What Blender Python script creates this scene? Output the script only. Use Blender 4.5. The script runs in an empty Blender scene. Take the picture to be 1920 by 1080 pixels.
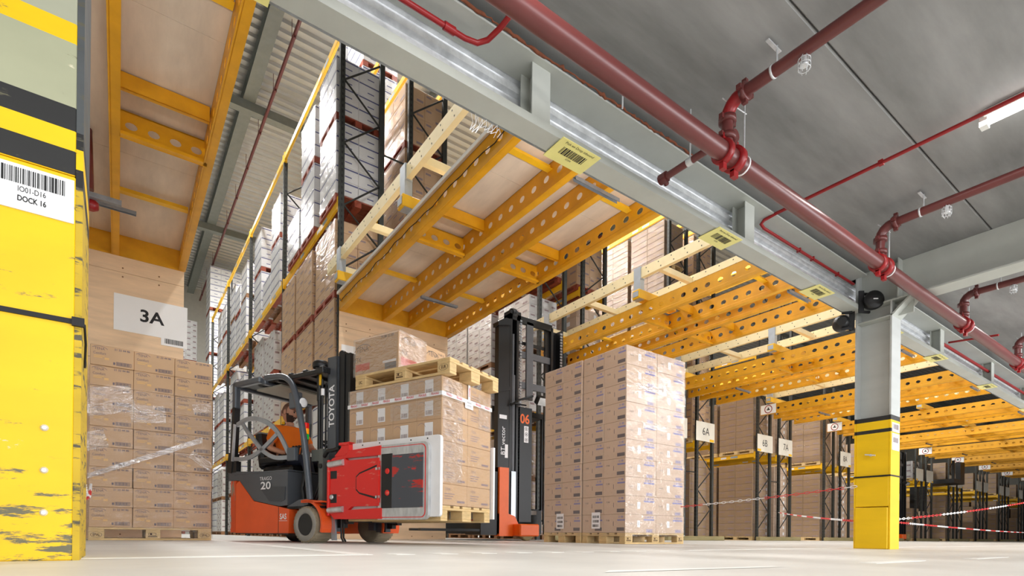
import bpy, bmesh, math, random
from mathutils import Vector, Matrix, Euler
random.seed(7)
SC = bpy.context.scene
COL = SC.collection
PI = math.pi

# ---------------------------------------------------------------- camera
cam_d = bpy.data.cameras.new('camera')
cam = bpy.data.objects.new('camera', cam_d)
COL.objects.link(cam)
FPX, YAW, PITCH, ROLL, CY = 1023.45, 0.625997, 0.000711, -0.009845, 1002.02
cy_, sy_ = math.cos(YAW), math.sin(YAW)
cp_, sp_ = math.cos(PITCH), math.sin(PITCH)
fwd = Vector((sy_*cp_, cy_*cp_, sp_)); rt = Vector((cy_, -sy_, 0)); dn = fwd.cross(rt)
r2 = rt*math.cos(ROLL) + dn*math.sin(ROLL); d2 = -rt*math.sin(ROLL) + dn*math.cos(ROLL)
R3 = Matrix((r2, -d2, -fwd)).transposed()
cam.matrix_world = Matrix.Translation((0, 0, .105)) @ R3.to_4x4()
cam_d.sensor_width = 36; cam_d.lens = FPX/1920*36
cam_d.shift_y = (CY-540)/1920; cam_d.shift_x = 0
cam_d.clip_start = .02; cam_d.clip_end = 300
SC.camera = cam

# ---------------------------------------------------------------- light
W = bpy.data.worlds.new('world'); SC.world = W; W.use_nodes = True
W.node_tree.nodes['Background'].inputs[0].default_value = (.93, .96, 1, 1)
W.node_tree.nodes['Background'].inputs[1].default_value = .22
SC.view_settings.view_transform = 'Standard'; SC.view_settings.look = 'None'
SC.view_settings.exposure = 0.22; SC.view_settings.gamma = 1; SC.view_settings.use_curve_mapping = False
def area(name, loc, size, power, rot=(0, 0, 0), col=(1, .985, .965)):
    l = bpy.data.lights.new(name, 'AREA'); l.shape = 'RECTANGLE'; l.size, l.size_y = size; l.energy = power; l.color = col
    o = bpy.data.objects.new(name, l); COL.objects.link(o); o.location = loc; o.rotation_euler = rot
    return o
for x in (1.9, 6.25, 10.6, 15, 19.4, 24):          # lamps under the high roof, over the aisles
    for y in (11.5, 16.5, 22):
        area('high_bay_light', (x, y, 12.2), (.6, 1.6), 400, col=(1, .985, .96))
for x in (-2.0, 1.2, 4.46, 8.5, 12.5, 17, 22):            # tubes under the low concrete ceiling
    for y in (1.0, -1.8, -4.5):
        area('ceiling_tube_light', (x, y, 2.76), (.12, 1.4), 26 if x < 2 else 16, col=(1, .98, .95))
for x in (6.3, 10.6, 15, 19.4, 24):          # lamps hung over the aisle mouths between the decks
    area('aisle_light', (x, 5.5, 7.0), (.3, 2.5), 60)
area('aisle_light', (2.3, 6.0, 7.2), (.3, 2.5), 80)
for x in (-.5, 4, 8.4, 12.8, 17.2, 21.5):                # added fill behind the header, brightens deck undersides and rack fronts
    area('deck_fill_light', (x, 2.85, 2.7), (1.4, .1), 60 if x < 0 else 34, rot=(math.radians(98), 0, 0), col=(.98, .99, 1))

for x, p in ((-1.2, 120), (2.2, 110), (6.5, 190), (10, 250), (13.5, 250), (17, 250)):   # daylight from unseen dock doors; leftmost pair added to brighten column sides
    area('dock_daylight_fill', (x, -6.9, 1.35), (3.0, 2.6), p, rot=(math.radians(90), 0, 0), col=(.95, .97, 1))
# ---------------------------------------------------------------- materials
def mat(name, col, rough=.55, metal=0., var=.10, scale=6., bump=0., spec=.5, stretch=None, col2=None, thr=None, emit=None):
    m = bpy.data.materials.new(name); m.use_nodes = True
    nt = m.node_tree; b = nt.nodes['Principled BSDF']
    b.inputs['Roughness'].default_value = rough; b.inputs['Metallic'].default_value = metal
    b.inputs['Specular IOR Level'].default_value = spec
    c = (*col, 1)
    if var or col2 or bump:
        tc = nt.nodes.new('ShaderNodeTexCoord'); mp = nt.nodes.new('ShaderNodeMapping')
        nt.links.new(tc.outputs['Object'], mp.inputs[0])
        if stretch: mp.inputs['Scale'].default_value = stretch
        n = nt.nodes.new('ShaderNodeTexNoise'); n.inputs['Scale'].default_value = scale; n.inputs['Detail'].default_value = 6
        n.inputs['Roughness'].default_value = .62
        nt.links.new(mp.outputs[0], n.inputs['Vector'])
        rmp = nt.nodes.new('ShaderNodeValToRGB')
        if thr:
            rmp.color_ramp.elements[0].position, rmp.color_ramp.elements[1].position = thr
        else:
            rmp.color_ramp.elements[0].position, rmp.color_ramp.elements[1].position = .3, .7
        a = col2 if col2 else tuple(max(0, v*(1-var)) for v in col)
        z = col if col2 else tuple(min(1, v*(1+var)) for v in col)
        rmp.color_ramp.elements[0].color = (*a, 1); rmp.color_ramp.elements[1].color = (*z, 1)
        nt.links.new(n.outputs['Fac'], rmp.inputs[0]); nt.links.new(rmp.outputs[0], b.inputs['Base Color'])
        if bump:
            bp = nt.nodes.new('ShaderNodeBump'); bp.inputs['Strength'].default_value = bump; bp.inputs['Distance'].default_value = .02
            nt.links.new(n.outputs['Fac'], bp.inputs['Height']); nt.links.new(bp.outputs[0], b.inputs['Normal'])
    else:
        b.inputs['Base Color'].default_value = c
    if emit:
        b.inputs['Emission Color'].default_value = (*emit[0], 1); b.inputs['Emission Strength'].default_value = emit[1]
    return m
def srgb(r, g, b):
    f = lambda v: (v/255/12.92) if v/255 <= .04045 else ((v/255+.055)/1.055)**2.4
    return (f(r), f(g), f(b))
def film_mat(name, amount=.16, scale=5., tint=(1, 1, 1)):
    m = bpy.data.materials.new(name); m.use_nodes = True; nt = m.node_tree
    nt.nodes.remove(nt.nodes['Principled BSDF']); out = nt.nodes['Material Output']
    tr = nt.nodes.new('ShaderNodeBsdfTransparent'); gl = nt.nodes.new('ShaderNodeBsdfGlossy'); mx = nt.nodes.new('ShaderNodeMixShader')
    gl.inputs['Roughness'].default_value = .14; gl.inputs['Color'].default_value = (*tint, 1)
    tr.inputs['Color'].default_value = (.97, .97, .975, 1)
    tc = nt.nodes.new('ShaderNodeTexCoord'); mp = nt.nodes.new('ShaderNodeMapping'); mp.inputs['Scale'].default_value = (1, 1, 2.2)
    mp.inputs['Rotation'].default_value = (.3, .4, .2)
    n = nt.nodes.new('ShaderNodeTexNoise'); n.inputs['Scale'].default_value = scale; n.inputs['Detail'].default_value = 5; n.inputs['Distortion'].default_value = 1.2
    nt.links.new(tc.outputs['Object'], mp.inputs[0]); nt.links.new(mp.outputs[0], n.inputs['Vector'])
    bp = nt.nodes.new('ShaderNodeBump'); bp.inputs['Strength'].default_value = .5; bp.inputs['Distance'].default_value = .05
    nt.links.new(n.outputs['Fac'], bp.inputs['Height']); nt.links.new(bp.outputs[0], gl.inputs['Normal'])
    fr = nt.nodes.new('ShaderNodeLayerWeight'); fr.inputs[0].default_value = .35
    mm = nt.nodes.new('ShaderNodeMath'); mm.operation = 'MULTIPLY_ADD'; mm.inputs[1].default_value = .18; mm.inputs[2].default_value = amount
    nt.links.new(fr.outputs['Facing'], mm.inputs[0]); nt.links.new(mm.outputs[0], mx.inputs[0])
    nt.links.new(tr.outputs[0], mx.inputs[1]); nt.links.new(gl.outputs[0], mx.inputs[2]); nt.links.new(mx.outputs[0], out.inputs['Surface'])
    return m

M = {}
M['yellow'] = mat('racking_yellow', srgb(242, 188, 30), .42, var=.10, scale=3)
M['amber'] = mat('joist_amber', srgb(222, 158, 18), .45, var=.14, scale=2.5)
M['cream'] = mat('cream_paint', srgb(240, 224, 178), .5, var=.05)
M['upright'] = mat('upright_dark_green', srgb(58, 60, 56), .45, .3, var=.25, scale=9)
M['brace'] = mat('brace_dark', srgb(48, 48, 46), .5, .3, var=.2)
M['galv'] = mat('galvanised_steel', srgb(228, 230, 232), .28, .4, var=.18, scale=14, stretch=(1, 1, 1))
M['galvdark'] = mat('galvanised_rail', srgb(140, 144, 148), .4, .4, var=.15, scale=14)
M['galvlight'] = mat('bracket_grey', srgb(176, 184, 192), .4, .3, var=.08)
M['steelgrey'] = mat('grey_painted_steel', srgb(186, 189, 182), .5, .0, var=.07, scale=3)
M['concrete'] = mat('ceiling_concrete', srgb(140, 140, 139), .75, var=.36, scale=1.5, bump=.05, stretch=(.35, 1.6, 1))
M['floor'] = mat('floor_concrete', srgb(212, 211, 206), .42, var=.10, scale=1.6, bump=.02)
M['white'] = mat('white_paint', srgb(236, 236, 232), .5, var=.05, scale=12)
M['sign'] = mat('sign_white', srgb(244, 244, 242), .4, var=.01)
M['signgrey'] = mat('sign_board_pale', srgb(232, 228, 214), .5, var=.03)
M['black'] = mat('black_paint', srgb(30, 30, 31), .5, var=.15)
M['ink'] = mat('black_ink', srgb(22, 22, 24), .6, var=0)
M['red'] = mat('sprinkler_red', srgb(150, 22, 26), .35, var=.1)
M['maroon'] = mat('pipe_maroon', srgb(104, 50, 48), .33, var=.08, scale=4)
M['paleyellow'] = mat('tag_pale_yellow', srgb(244, 236, 150), .5, var=.03)
M['rust'] = mat('fire_foam_rust', srgb(120, 66, 42), .9, var=.3, scale=30)
M['roof'] = mat('roof_sheet_pale', srgb(176, 176, 172), .35, .5, var=.08, scale=2)
M['roofbeam'] = mat('roof_beam_grey', srgb(120, 124, 118), .5, .1, var=.08)
M['wall'] = mat('wall_cladding', srgb(190, 188, 180), .6, var=.05)
M['ply'] = mat('plywood', srgb(236, 204, 166), .55, var=.13, scale=2.2, stretch=(.7, 1, 5), bump=.02)
M['plydeck'] = mat('deck_chipboard', srgb(226, 210, 190), .6, var=.14, scale=2.0, stretch=(2.2, .5, 1))
M['wood'] = mat('pallet_pine', srgb(214, 184, 132), .65, var=.18, scale=7, stretch=(1, 1, 3))
M['woodred'] = mat('pallet_stained_red', srgb(150, 70, 48), .65, var=.25, scale=6)
M['woodbrown'] = mat('pallet_old_brown', srgb(140, 100, 66), .7, var=.28, scale=6)
M['timber'] = mat('timber_kerb', srgb(150, 138, 96), .7, var=.2, scale=5, stretch=(.4, 4, 4))
M['kraft'] = mat('carton_kraft', srgb(204, 168, 130), .6, var=.05, scale=3)
M['kraft2'] = mat('carton_kraft_pale', srgb(208, 182, 158), .55, var=.05, scale=3)
M['kraftdark'] = mat('carton_kraft_dark', srgb(158, 132, 104), .5, var=.10, scale=2.5)
M['whitecarton'] = mat('carton_white', srgb(224, 224, 224), .4, var=.06, scale=3)
M['greycarton'] = mat('carton_grey_white', srgb(204, 202, 200), .4, var=.08, scale=4)
M['blueink'] = mat('carton_blue_ink', srgb(92, 96, 140), .6, var=0)
M['faintink'] = mat('carton_faint_ink', srgb(150, 130, 132), .6, var=0)
M['labelwhite'] = mat('sticker_white', srgb(242, 242, 244), .45, var=.02)
M['film'] = film_mat('stretch_film', .03)
M['filmstrong'] = film_mat('stretch_film_bunched', .20, 9.)
# ---------------------------------------------------------------- helpers
class MB:
    """collects shapes, then links them as ONE mesh object"""
    def __init__(s): s.v = []; s.f = []; s.m = []; s.mi = 0; s.sm = []; s.smooth = False
    def add(s, vs, fs, T=None):
        o = len(s.v)
        s.v += [tuple(T @ Vector(v)) if T is not None else tuple(v) for v in vs]
        s.f += [tuple(i+o for i in f) for f in fs]; s.m += [s.mi]*len(fs); s.sm += [s.smooth]*len(fs)
        return s
    def box(s, x0, x1, y0, y1, z0, z1, T=None):
        vs = [(x, y, z) for z in (z0, z1) for y in (y0, y1) for x in (x0, x1)]
        return s.add(vs, [(0, 2, 3, 1), (4, 5, 7, 6), (0, 1, 5, 4), (2, 6, 7, 3), (0, 4, 6, 2), (1, 3, 7, 5)], T)
    def cbox(s, x0, x1, y0, y1, z0, z1, c=.006, T=None):
        """box with chamfered edges"""
        vs = []; idx = {}
        X, Y, Z = (x0, x1), (y0, y1), (z0, z1)
        for i in (0, 1):
            for j in (0, 1):
                for k in (0, 1):
                    sx, sy, sz = (c if i == 0 else -c), (c if j == 0 else -c), (c if k == 0 else -c)
                    for a, p in enumerate(((X[i], Y[j]+sy, Z[k]+sz), (X[i]+sx, Y[j], Z[k]+sz), (X[i]+sx, Y[j]+sy, Z[k]))):
                        idx[i, j, k, a] = len(vs); vs.append(p)
        g = lambda i, j, k, a: idx[i, j, k, a]
        fs = []
        for i in (0, 1):
            q = [g(i, 0, 0, 0), g(i, 1, 0, 0), g(i, 1, 1, 0), g(i, 0, 1, 0)]; fs.append(tuple(q if i else q[::-1]))
            q = [g(0, i, 0, 1), g(1, i, 0, 1), g(1, i, 1, 1), g(0, i, 1, 1)]; fs.append(tuple(q[::-1] if i else q))
            q = [g(0, 0, i, 2), g(1, 0, i, 2), g(1, 1, i, 2), g(0, 1, i, 2)]; fs.append(tuple(q if i else q[::-1]))
        for i in (0, 1):
            for j in (0, 1):
                q = [g(i, j, 0, 0), g(i, j, 1, 0), g(i, j, 1, 1), g(i, j, 0, 1)]; fs.append(tuple(q if (i != j) else q[::-1]))
                q = [g(i, 0, j, 0), g(i, 1, j, 0), g(i, 1, j, 2), g(i, 0, j, 2)]; fs.append(tuple(q if (i == j) else q[::-1]))
                q = [g(0, i, j, 1), g(1, i, j, 1), g(1, i, j, 2), g(0, i, j, 2)]; fs.append(tuple(q if (i != j) else q[::-1]))
        for i in (0, 1):
            for j in (0, 1):
                for k in (0, 1):
                    q = [g(i, j, k, 0), g(i, j, k, 1), g(i, j, k, 2)]; fs.append(tuple(q if (i+j+k) % 2 else q[::-1]))
        return s.add(vs, fs, T)
    def bar(s, p, q, w, h=None, up=(0, 0, 1)):
        """rectangular bar from p to q, w across, h along up"""
        h = h or w; p, q = Vector(p), Vector(q); d = (q-p).normalized(); up = Vector(up)
        if abs(d.dot(up)) > .99: up = Vector((1, 0, 0))
        a = d.cross(up).normalized(); b = a.cross(d)
        vs = [e + a*(w/2*i) + b*(h/2*j) for e in (p, q) for i, j in ((-1, -1), (1, -1), (1, 1), (-1, 1))]
        return s.add(vs, [(0, 1, 2, 3), (7, 6, 5, 4), (0, 4, 5, 1), (1, 5, 6, 2), (2, 6, 7, 3), (3, 7, 4, 0)])
    def tube(s, pts, r, n=10, caps=True):
        """round tube along points, r a number or one per point"""
        pts = [Vector(p) for p in pts]; rs = r if isinstance(r, (list, tuple)) else [r]*len(pts)
        prev = None; rings = []
        for i, p in enumerate(pts):
            t = (pts[min(i+1, len(pts)-1)] - pts[max(i-1, 0)]).normalized()
            if prev is None:
                ref = Vector((0, 0, 1)) if abs(t.z) < .9 else Vector((1, 0, 0)); a = t.cross(ref).normalized()
            else:
                a = (prev - t*prev.dot(t)).normalized()
            prev = a; b = t.cross(a)
            rings.append([p + (a*math.cos(2*PI*k/n) + b*math.sin(2*PI*k/n))*rs[i] for k in range(n)])
        vs = [v for rg in rings for v in rg]; fs = []
        for i in range(len(pts)-1):
            for k in range(n):
                a, b = i*n+k, i*n+(k+1) % n
                fs.append((a, b, b+n, a+n))
        old = s.smooth; s.smooth = True; s.add(vs, fs); s.smooth = old
        if caps:
            s.add(rings[0], [tuple(range(n))[::-1]]); s.add(rings[-1], [tuple(range(n))])
        return s
    def prism(s, poly, axis, a, b, T=None):
        """2-D outline (counter-clockwise list) extruded along axis from a to b; x->(y,z) y->(x,z) z->(x,y)"""
        def P(u, v, w): return {'x': (w, u, v), 'y': (u, w, v), 'z': (u, v, w)}[axis]
        n = len(poly); vs = [P(u, v, a) for u, v in poly] + [P(u, v, b) for u, v in poly]
        fs = [tuple(range(n))[::-1], tuple(range(n, 2*n))] + [(i, (i+1) % n, n+(i+1) % n, n+i) for i in range(n)]
        return s.add(vs, fs, T)
    def lathe(s, prof, n=20, T=None, smooth=True):
        """profile (r, z) turned about z"""
        vs = [(r*math.cos(2*PI*k/n), r*math.sin(2*PI*k/n), z) for r, z in prof for k in range(n)]
        fs = [(i*n+k, i*n+(k+1) % n, (i+1)*n+(k+1) % n, (i+1)*n+k) for i in range(len(prof)-1) for k in range(n)]
        old = s.smooth; s.smooth = smooth; s.add(vs, fs, T); s.smooth = old
        s.add([(prof[0][0]*math.cos(2*PI*k/n), prof[0][0]*math.sin(2*PI*k/n), prof[0][1]) for k in range(n)], [tuple(range(n))[::-1]], T)
        s.add([(prof[-1][0]*math.cos(2*PI*k/n), prof[-1][0]*math.sin(2*PI*k/n), prof[-1][1]) for k in range(n)], [tuple(range(n))], T)
        return s
    def web(s, x, t, y0, y1, z0, z1, pitch, rw, rh, n=12):
        """upright plate in the y-z plane at x..x+t with a row of oval holes"""
        k = max(1, round((y1-y0)/pitch)); L = (y1-y0)/k; zc = (z0+z1)/2; H = (z1-z0)/2
        for i in range(k):
            yc = y0 + L*(i+.5)
            for side in (0, 1):
                xx = x + t*side; vs = []; 
                for j in range(n):
                    a = 2*PI*(j+.5)/n; c, sn = math.cos(a), math.sin(a)
                    m = max(abs(c), abs(sn)); vs.append((xx, yc + c/m*L/2, zc + sn/m*H))
                for j in range(n):
                    a = 2*PI*(j+.5)/n; vs.append((xx, yc + math.cos(a)*rw, zc + math.sin(a)*rh))
                fs = [(j, (j+1) % n, n+(j+1) % n, n+j) for j in range(n)]
                s.add(vs, fs if side else [f[::-1] for f in fs])
            vs = [(x+t*sd, yc + math.cos(2*PI*(j+.5)/n)*rw, zc + math.sin(2*PI*(j+.5)/n)*rh) for sd in (0, 1) for j in range(n)]
            s.add(vs, [(j, (j+1) % n, n+(j+1) % n, n+j) for j in range(n)])
        s.box(x, x+t, y0, y1, z0-.004, z0); s.box(x, x+t, y0, y1, z1, z1+.004)
        return s
    def mesh(s, name, mats):
        me = bpy.data.meshes.new(name); me.from_pydata(s.v, [], s.f)
        for m in (mats if isinstance(mats, (list, tuple)) else [mats]): me.materials.append(m)
        if any(s.m): me.polygons.foreach_set('material_index', s.m)
        me.polygons.foreach_set('use_smooth', s.sm)
        me.update(); return me
    def build(s, name, mats, parent=None, loc=None, rot=None):
        return link(name, s.mesh(name, mats), parent, loc, rot)
def link(name, me, parent=None, loc=None, rot=None, scale=None):
    o = bpy.data.objects.new(name, me); COL.objects.link(o)
    if parent: o.parent = parent
    if loc: o.location = loc
    if rot: o.rotation_euler = rot
    if scale: o.scale = scale
    return o
def tag(o, label=None, cat=None, group=None, kind=None):
    if label: o['label'] = label
    if cat: o['category'] = cat
    if group: o['group'] = group
    if kind: o['kind'] = kind
    return o
def thing(name, label, cat, loc=(0, 0, 0), rz=0., group=None):
    o = bpy.data.objects.new(name, None); COL.objects.link(o); o.empty_display_size = .1
    o.location = loc; o.rotation_euler = (0, 0, rz)
    return tag(o, label, cat, group)
def structure(name, mb, mats, parent=None):
    o = mb.build(name, mats, parent); o['kind'] = 'structure'; return o
_TXT = {}
def text(s, size=1., bold=False, align='CENTER'):
    """flat lettering as (verts, faces) in the x-y plane, centred"""
    k = (s, bold, align)
    if k not in _TXT:
        c = bpy.data.curves.new('lettering', 'FONT'); c.body = s; c.align_x = align; c.align_y = 'CENTER'; c.resolution_u = 3
        c.offset = .022 if bold else 0.
        o = bpy.data.objects.new('lettering', c); COL.objects.link(o)
        dg = bpy.context.evaluated_depsgraph_get(); me = o.evaluated_get(dg).to_mesh()
        _TXT[k] = ([tuple(v.co) for v in me.vertices], [tuple(p.vertices) for p in me.polygons])
        o.evaluated_get(dg).to_mesh_clear(); bpy.data.objects.remove(o); bpy.data.curves.remove(c)
    v, f = _TXT[k]
    return [(a*size, b*size, 0) for a, b, _ in v], f
def face(o, ux, uy):
    """matrix placing the x-y plane at o with axes ux, uy"""
    ux, uy = Vector(ux).normalized(), Vector(uy).normalized(); n = ux.cross(uy)
    m = Matrix((ux, uy, n)).transposed().to_4x4(); m.translation = Vector(o); return m
def put_text(mb, s, size, T, bold=False, sx=1., align='CENTER'):
    v, f = text(s, size, bold, align)
    mb.add([(a*sx, b, c) for a, b, c in v], f, T)
def barcode(mb, w, h, T, seed=3, n=30):
    r = random.Random(seed); u = -w/2; unit = w/n/1.6
    while u < w/2:
        b = unit*r.choice((.5, .8, 1.2, 1.9)); g = unit*r.choice((.5, .7, 1.1))
        if u+b > w/2: break
        mb.add([(u, -h/2, 0), (u+b, -h/2, 0), (u+b, h/2, 0), (u, h/2, 0)], [(0, 1, 2, 3)], T); u += b+g
def rect(mb, x0, x1, y0, y1, T):
    mb.add([(x0, y0, 0), (x1, y0, 0), (x1, y1, 0), (x0, y1, 0)], [(0, 1, 2, 3)], T)
def frame_rect(mb, x0, x1, y0, y1, t, T):
    rect(mb, x0, x1, y0, y0+t, T); rect(mb, x0, x1, y1-t, y1, T); rect(mb, x0, x0+t, y0+t, y1-t, T); rect(mb, x1-t, x1, y0+t, y1-t, T)
def arc_band(mb, r0, r1, a0, a1, T, n=14, ky=1.):
    vs = []
    for i in range(n+1):
        a = a0+(a1-a0)*i/n
        vs += [(r0*math.cos(a), r0*math.sin(a)*ky, 0), (r1*math.cos(a), r1*math.sin(a)*ky, 0)]
    mb.add(vs, [(2*i, 2*i+1, 2*i+3, 2*i+2) for i in range(n)], T)
FRONT = lambda x, y, z: face((x, y, z), (1, 0, 0), (0, 0, 1))     # read by someone looking along +y
LEFTF = lambda x, y, z: face((x, y, z), (0, -1, 0), (0, 0, 1))    # on a face looking towards -x
UNDER = lambda x, y, z: face((x, y, z), (1, 0, 0), (0, -1, 0))    # on an underside
def at(px, py, axis, v):
    """the point where the photograph's pixel meets the plane axis = v"""
    d = rt*0 + r2*((px-960)/FPX) + d2*((py-CY)/FPX) + fwd
    i = 'xyz'.index(axis); o = Vector((0, 0, .105)); return o + d*((v-o[i])/d[i])
def band_mat(name, bands, rough=.5, wear=(.60, .66), wearcol=srgb(176, 176, 150), scale=4., stretch=(1, 1, 5), smudge=.10, scuff=False):
    """paint bands by height (metres, from the floor up) with worn patches"""
    m = bpy.data.materials.new(name); m.use_nodes = True; nt = m.node_tree; b = nt.nodes['Principled BSDF']
    b.inputs['Roughness'].default_value = rough
    tc = nt.nodes.new('ShaderNodeTexCoord'); sp = nt.nodes.new('ShaderNodeSeparateXYZ'); nt.links.new(tc.outputs['Object'], sp.inputs[0])
    dv = nt.nodes.new('ShaderNodeMath'); dv.operation = 'DIVIDE'; dv.inputs[1].default_value = 3.; nt.links.new(sp.outputs['Z'], dv.inputs[0])
    rp = nt.nodes.new('ShaderNodeValToRGB'); rp.color_ramp.interpolation = 'CONSTANT'
    rp.color_ramp.elements.remove(rp.color_ramp.elements[1])
    for i, (z, c) in enumerate(bands):
        e = rp.color_ramp.elements[0] if i == 0 else rp.color_ramp.elements.new(min(.999, z/3.))
        e.position = min(.999, z/3.); e.color = (*c, 1)
    nt.links.new(dv.outputs[0], rp.inputs[0])
    mp = nt.nodes.new('ShaderNodeMapping'); mp.inputs['Scale'].default_value = stretch; nt.links.new(tc.outputs['Object'], mp.inputs[0])
    n = nt.nodes.new('ShaderNodeTexNoise'); n.inputs['Scale'].default_value = scale; n.inputs['Detail'].default_value = 9; n.inputs['Roughness'].default_value = .66
    nt.links.new(mp.outputs[0], n.inputs['Vector'])
    th = nt.nodes.new('ShaderNodeValToRGB'); th.color_ramp.elements[0].position, th.color_ramp.elements[1].position = wear
    nt.links.new(n.outputs['Fac'], th.inputs[0])
    mx = nt.nodes.new('ShaderNodeMix'); mx.data_type = 'RGBA'; mx.inputs[7].default_value = (*wearcol, 1)
    nt.links.new(th.outputs[0], mx.inputs[0]); nt.links.new(rp.outputs[0], mx.inputs[6])
    n2 = nt.nodes.new('ShaderNodeTexNoise'); n2.inputs['Scale'].default_value = 2.; n2.inputs['Detail'].default_value = 4; nt.links.new(mp.outputs[0], n2.inputs['Vector'])
    r2_ = nt.nodes.new('ShaderNodeMapRange'); r2_.inputs['From Min'].default_value = .3; r2_.inputs['From Max'].default_value = .7
    r2_.inputs['To Min'].default_value = 1-smudge*2; r2_.inputs['To Max'].default_value = 1.; nt.links.new(n2.outputs['Fac'], r2_.inputs[0])
    m2 = nt.nodes.new('ShaderNodeMix'); m2.data_type = 'RGBA'; m2.blend_type = 'MULTIPLY'; m2.inputs[0].default_value = 1
    last = mx.outputs[2]
    if scuff:        # knocks and dirt where pallets hit the boards
        n3 = nt.nodes.new('ShaderNodeTexNoise'); n3.inputs['Scale'].default_value = 5.; n3.inputs['Detail'].default_value = 10; n3.inputs['Roughness'].default_value = .7
        m3 = nt.nodes.new('ShaderNodeMapping'); m3.inputs['Scale'].default_value = (1, 1, 5); m3.inputs['Location'].default_value = (3, 1, 2)
        nt.links.new(tc.outputs['Object'], m3.inputs[0]); nt.links.new(m3.outputs[0], n3.inputs['Vector'])
        zr = nt.nodes.new('ShaderNodeMapRange'); zr.inputs['From Min'].default_value = 0.; zr.inputs['From Max'].default_value = .45; zr.inputs['To Min'].default_value = .14; zr.inputs['To Max'].default_value = -.03
        nt.links.new(sp.outputs['Z'], zr.inputs[0]); ad = nt.nodes.new('ShaderNodeMath'); ad.operation = 'ADD'; nt.links.new(n3.outputs['Fac'], ad.inputs[0]); nt.links.new(zr.outputs[0], ad.inputs[1])
        t3 = nt.nodes.new('ShaderNodeValToRGB'); t3.color_ramp.elements[0].position, t3.color_ramp.elements[1].position = .60, .65; nt.links.new(ad.outputs[0], t3.inputs[0])
        x3 = nt.nodes.new('ShaderNodeMix'); x3.data_type = 'RGBA'; x3.inputs[7].default_value = (*srgb(112, 108, 84), 1); nt.links.new(t3.outputs[0], x3.inputs[0]); nt.links.new(last, x3.inputs[6]); last = x3.outputs[2]
    nt.links.new(last, m2.inputs[6]); nt.links.new(r2_.outputs[0], m2.inputs[7]); nt.links.new(m2.outputs[2], b.inputs['Base Color'])
    return m
YEL = srgb(254, 207, 4); BLK = srgb(40, 40, 40); GRY = srgb(198, 201, 198)

# ---------------------------------------------------------------- floor
b = MB().box(-9, 78, -9, 34, -.2, 0); floor = structure('floor', b, M['floor'])
def line(x0, x1, y0, y1): 
    o = MB().box(x0, x1, y0, y1, 0, .0015).build('floor_marking', M['white'], floor); return o
line(-.15, 1.02, 2.57, 2.67); line(.93, 1.03, 2.67, 8.6)
for i in range(26): line(1.12+.25*i, 1.22+.25*i, 2.52, 2.70) if i < 9 else None
line(3.5, 40, 2.56, 2.64)
o = MB().add([(1.12, 1.10, .0012), (1.92, 1.0, .0012), (1.92, 1.05, .0012), (1.2, 1.16, .0012)], [(0, 1, 2, 3)]).build('floor_marking', M['white'], floor)
line(2.56, 3.12, .95, 1.02); line(3.7, 4.3, .9, .96)

# ---------------------------------------------------------------- low concrete ceiling, slab by slab
ceil = bpy.data.objects.new('ceiling', None); COL.objects.link(ceil); ceil['kind'] = 'structure'
ys = [2.62, 1.43, .23, -.97, -2.17, -3.37, -4.57, -7]
for x0, x1 in ((-7, 6.19), (6.2, 24), (24, 76)):
    for ya, yb in zip(ys, ys[1:]):
        MB().cbox(x0+.002, x1-.002, yb+.004, ya-.004, 2.82, 3.0, .008).build('ceiling_slab', M['concrete'], ceil)
# ---------------------------------------------------------------- high corrugated roof
pitch = .30; prof = []
y = 2.7
while y < 33.5:
    prof += [(y, 13.0), (y+.11, 13.0), (y+.15, 12.93), (y+.26, 12.93)]; y += pitch
vs = [(x, py, pz) for py, pz in prof for x in (-8, 76)]
structure('ceiling_roof_sheet', MB().add(vs, [(2*i, 2*i+1, 2*i+3, 2*i+2) for i in range(len(prof)-1)]), M['roof'])
for x in (2.98, 7.4, 11.9, 16.4):
    rb = MB().box(x-.16, x+.16, 2.8, 33, 12.55, 12.57); rb.box(x-.02, x+.02, 2.8, 33, 12.57, 12.9); rb.box(x-.16, x+.16, 2.8, 33, 12.88, 12.9)
    structure('roof_beam', rb, M['roofbeam'])
for y in (17.4, 25.2):
    rb = MB().box(-8, 76, y-.12, y+.12, 12.3, 12.55); structure('roof_beam', rb, M['roofbeam'])
o = structure('wall_far', MB().box(-8, 78, 33.2, 33.4, 0, 13), M['wall'])
o = structure('wall_right', MB().box(76, 76.2, 2.7, 33.2, 0, 13), M['wall'])
o = structure('wall_left', MB().box(-8.2, -8, 2.7, 33.2, 0, 13), M['wall'])
for i, x in enumerate((3.42, 5.6)):
    t = MB()
    t.tube([(x, 3.0, 12.3), (x, 33, 12.3)], .045, 8)
    for y in range(4, 33, 2): t.tube([(x, y, 12.3), (x, y, 12.2)], .03, 6); t.bar((x, y+.3, 12.3), (x, y+.3, 12.9), .012)
    o = t.build('roof_sprinkler_pipe', M['maroon'])
    tag(o, ('dark red sprinkler pipe under the high corrugated roof, over the open aisle', 'dark red sprinkler pipe under the high roof, above the second aisle')[i], 'pipe')

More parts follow.
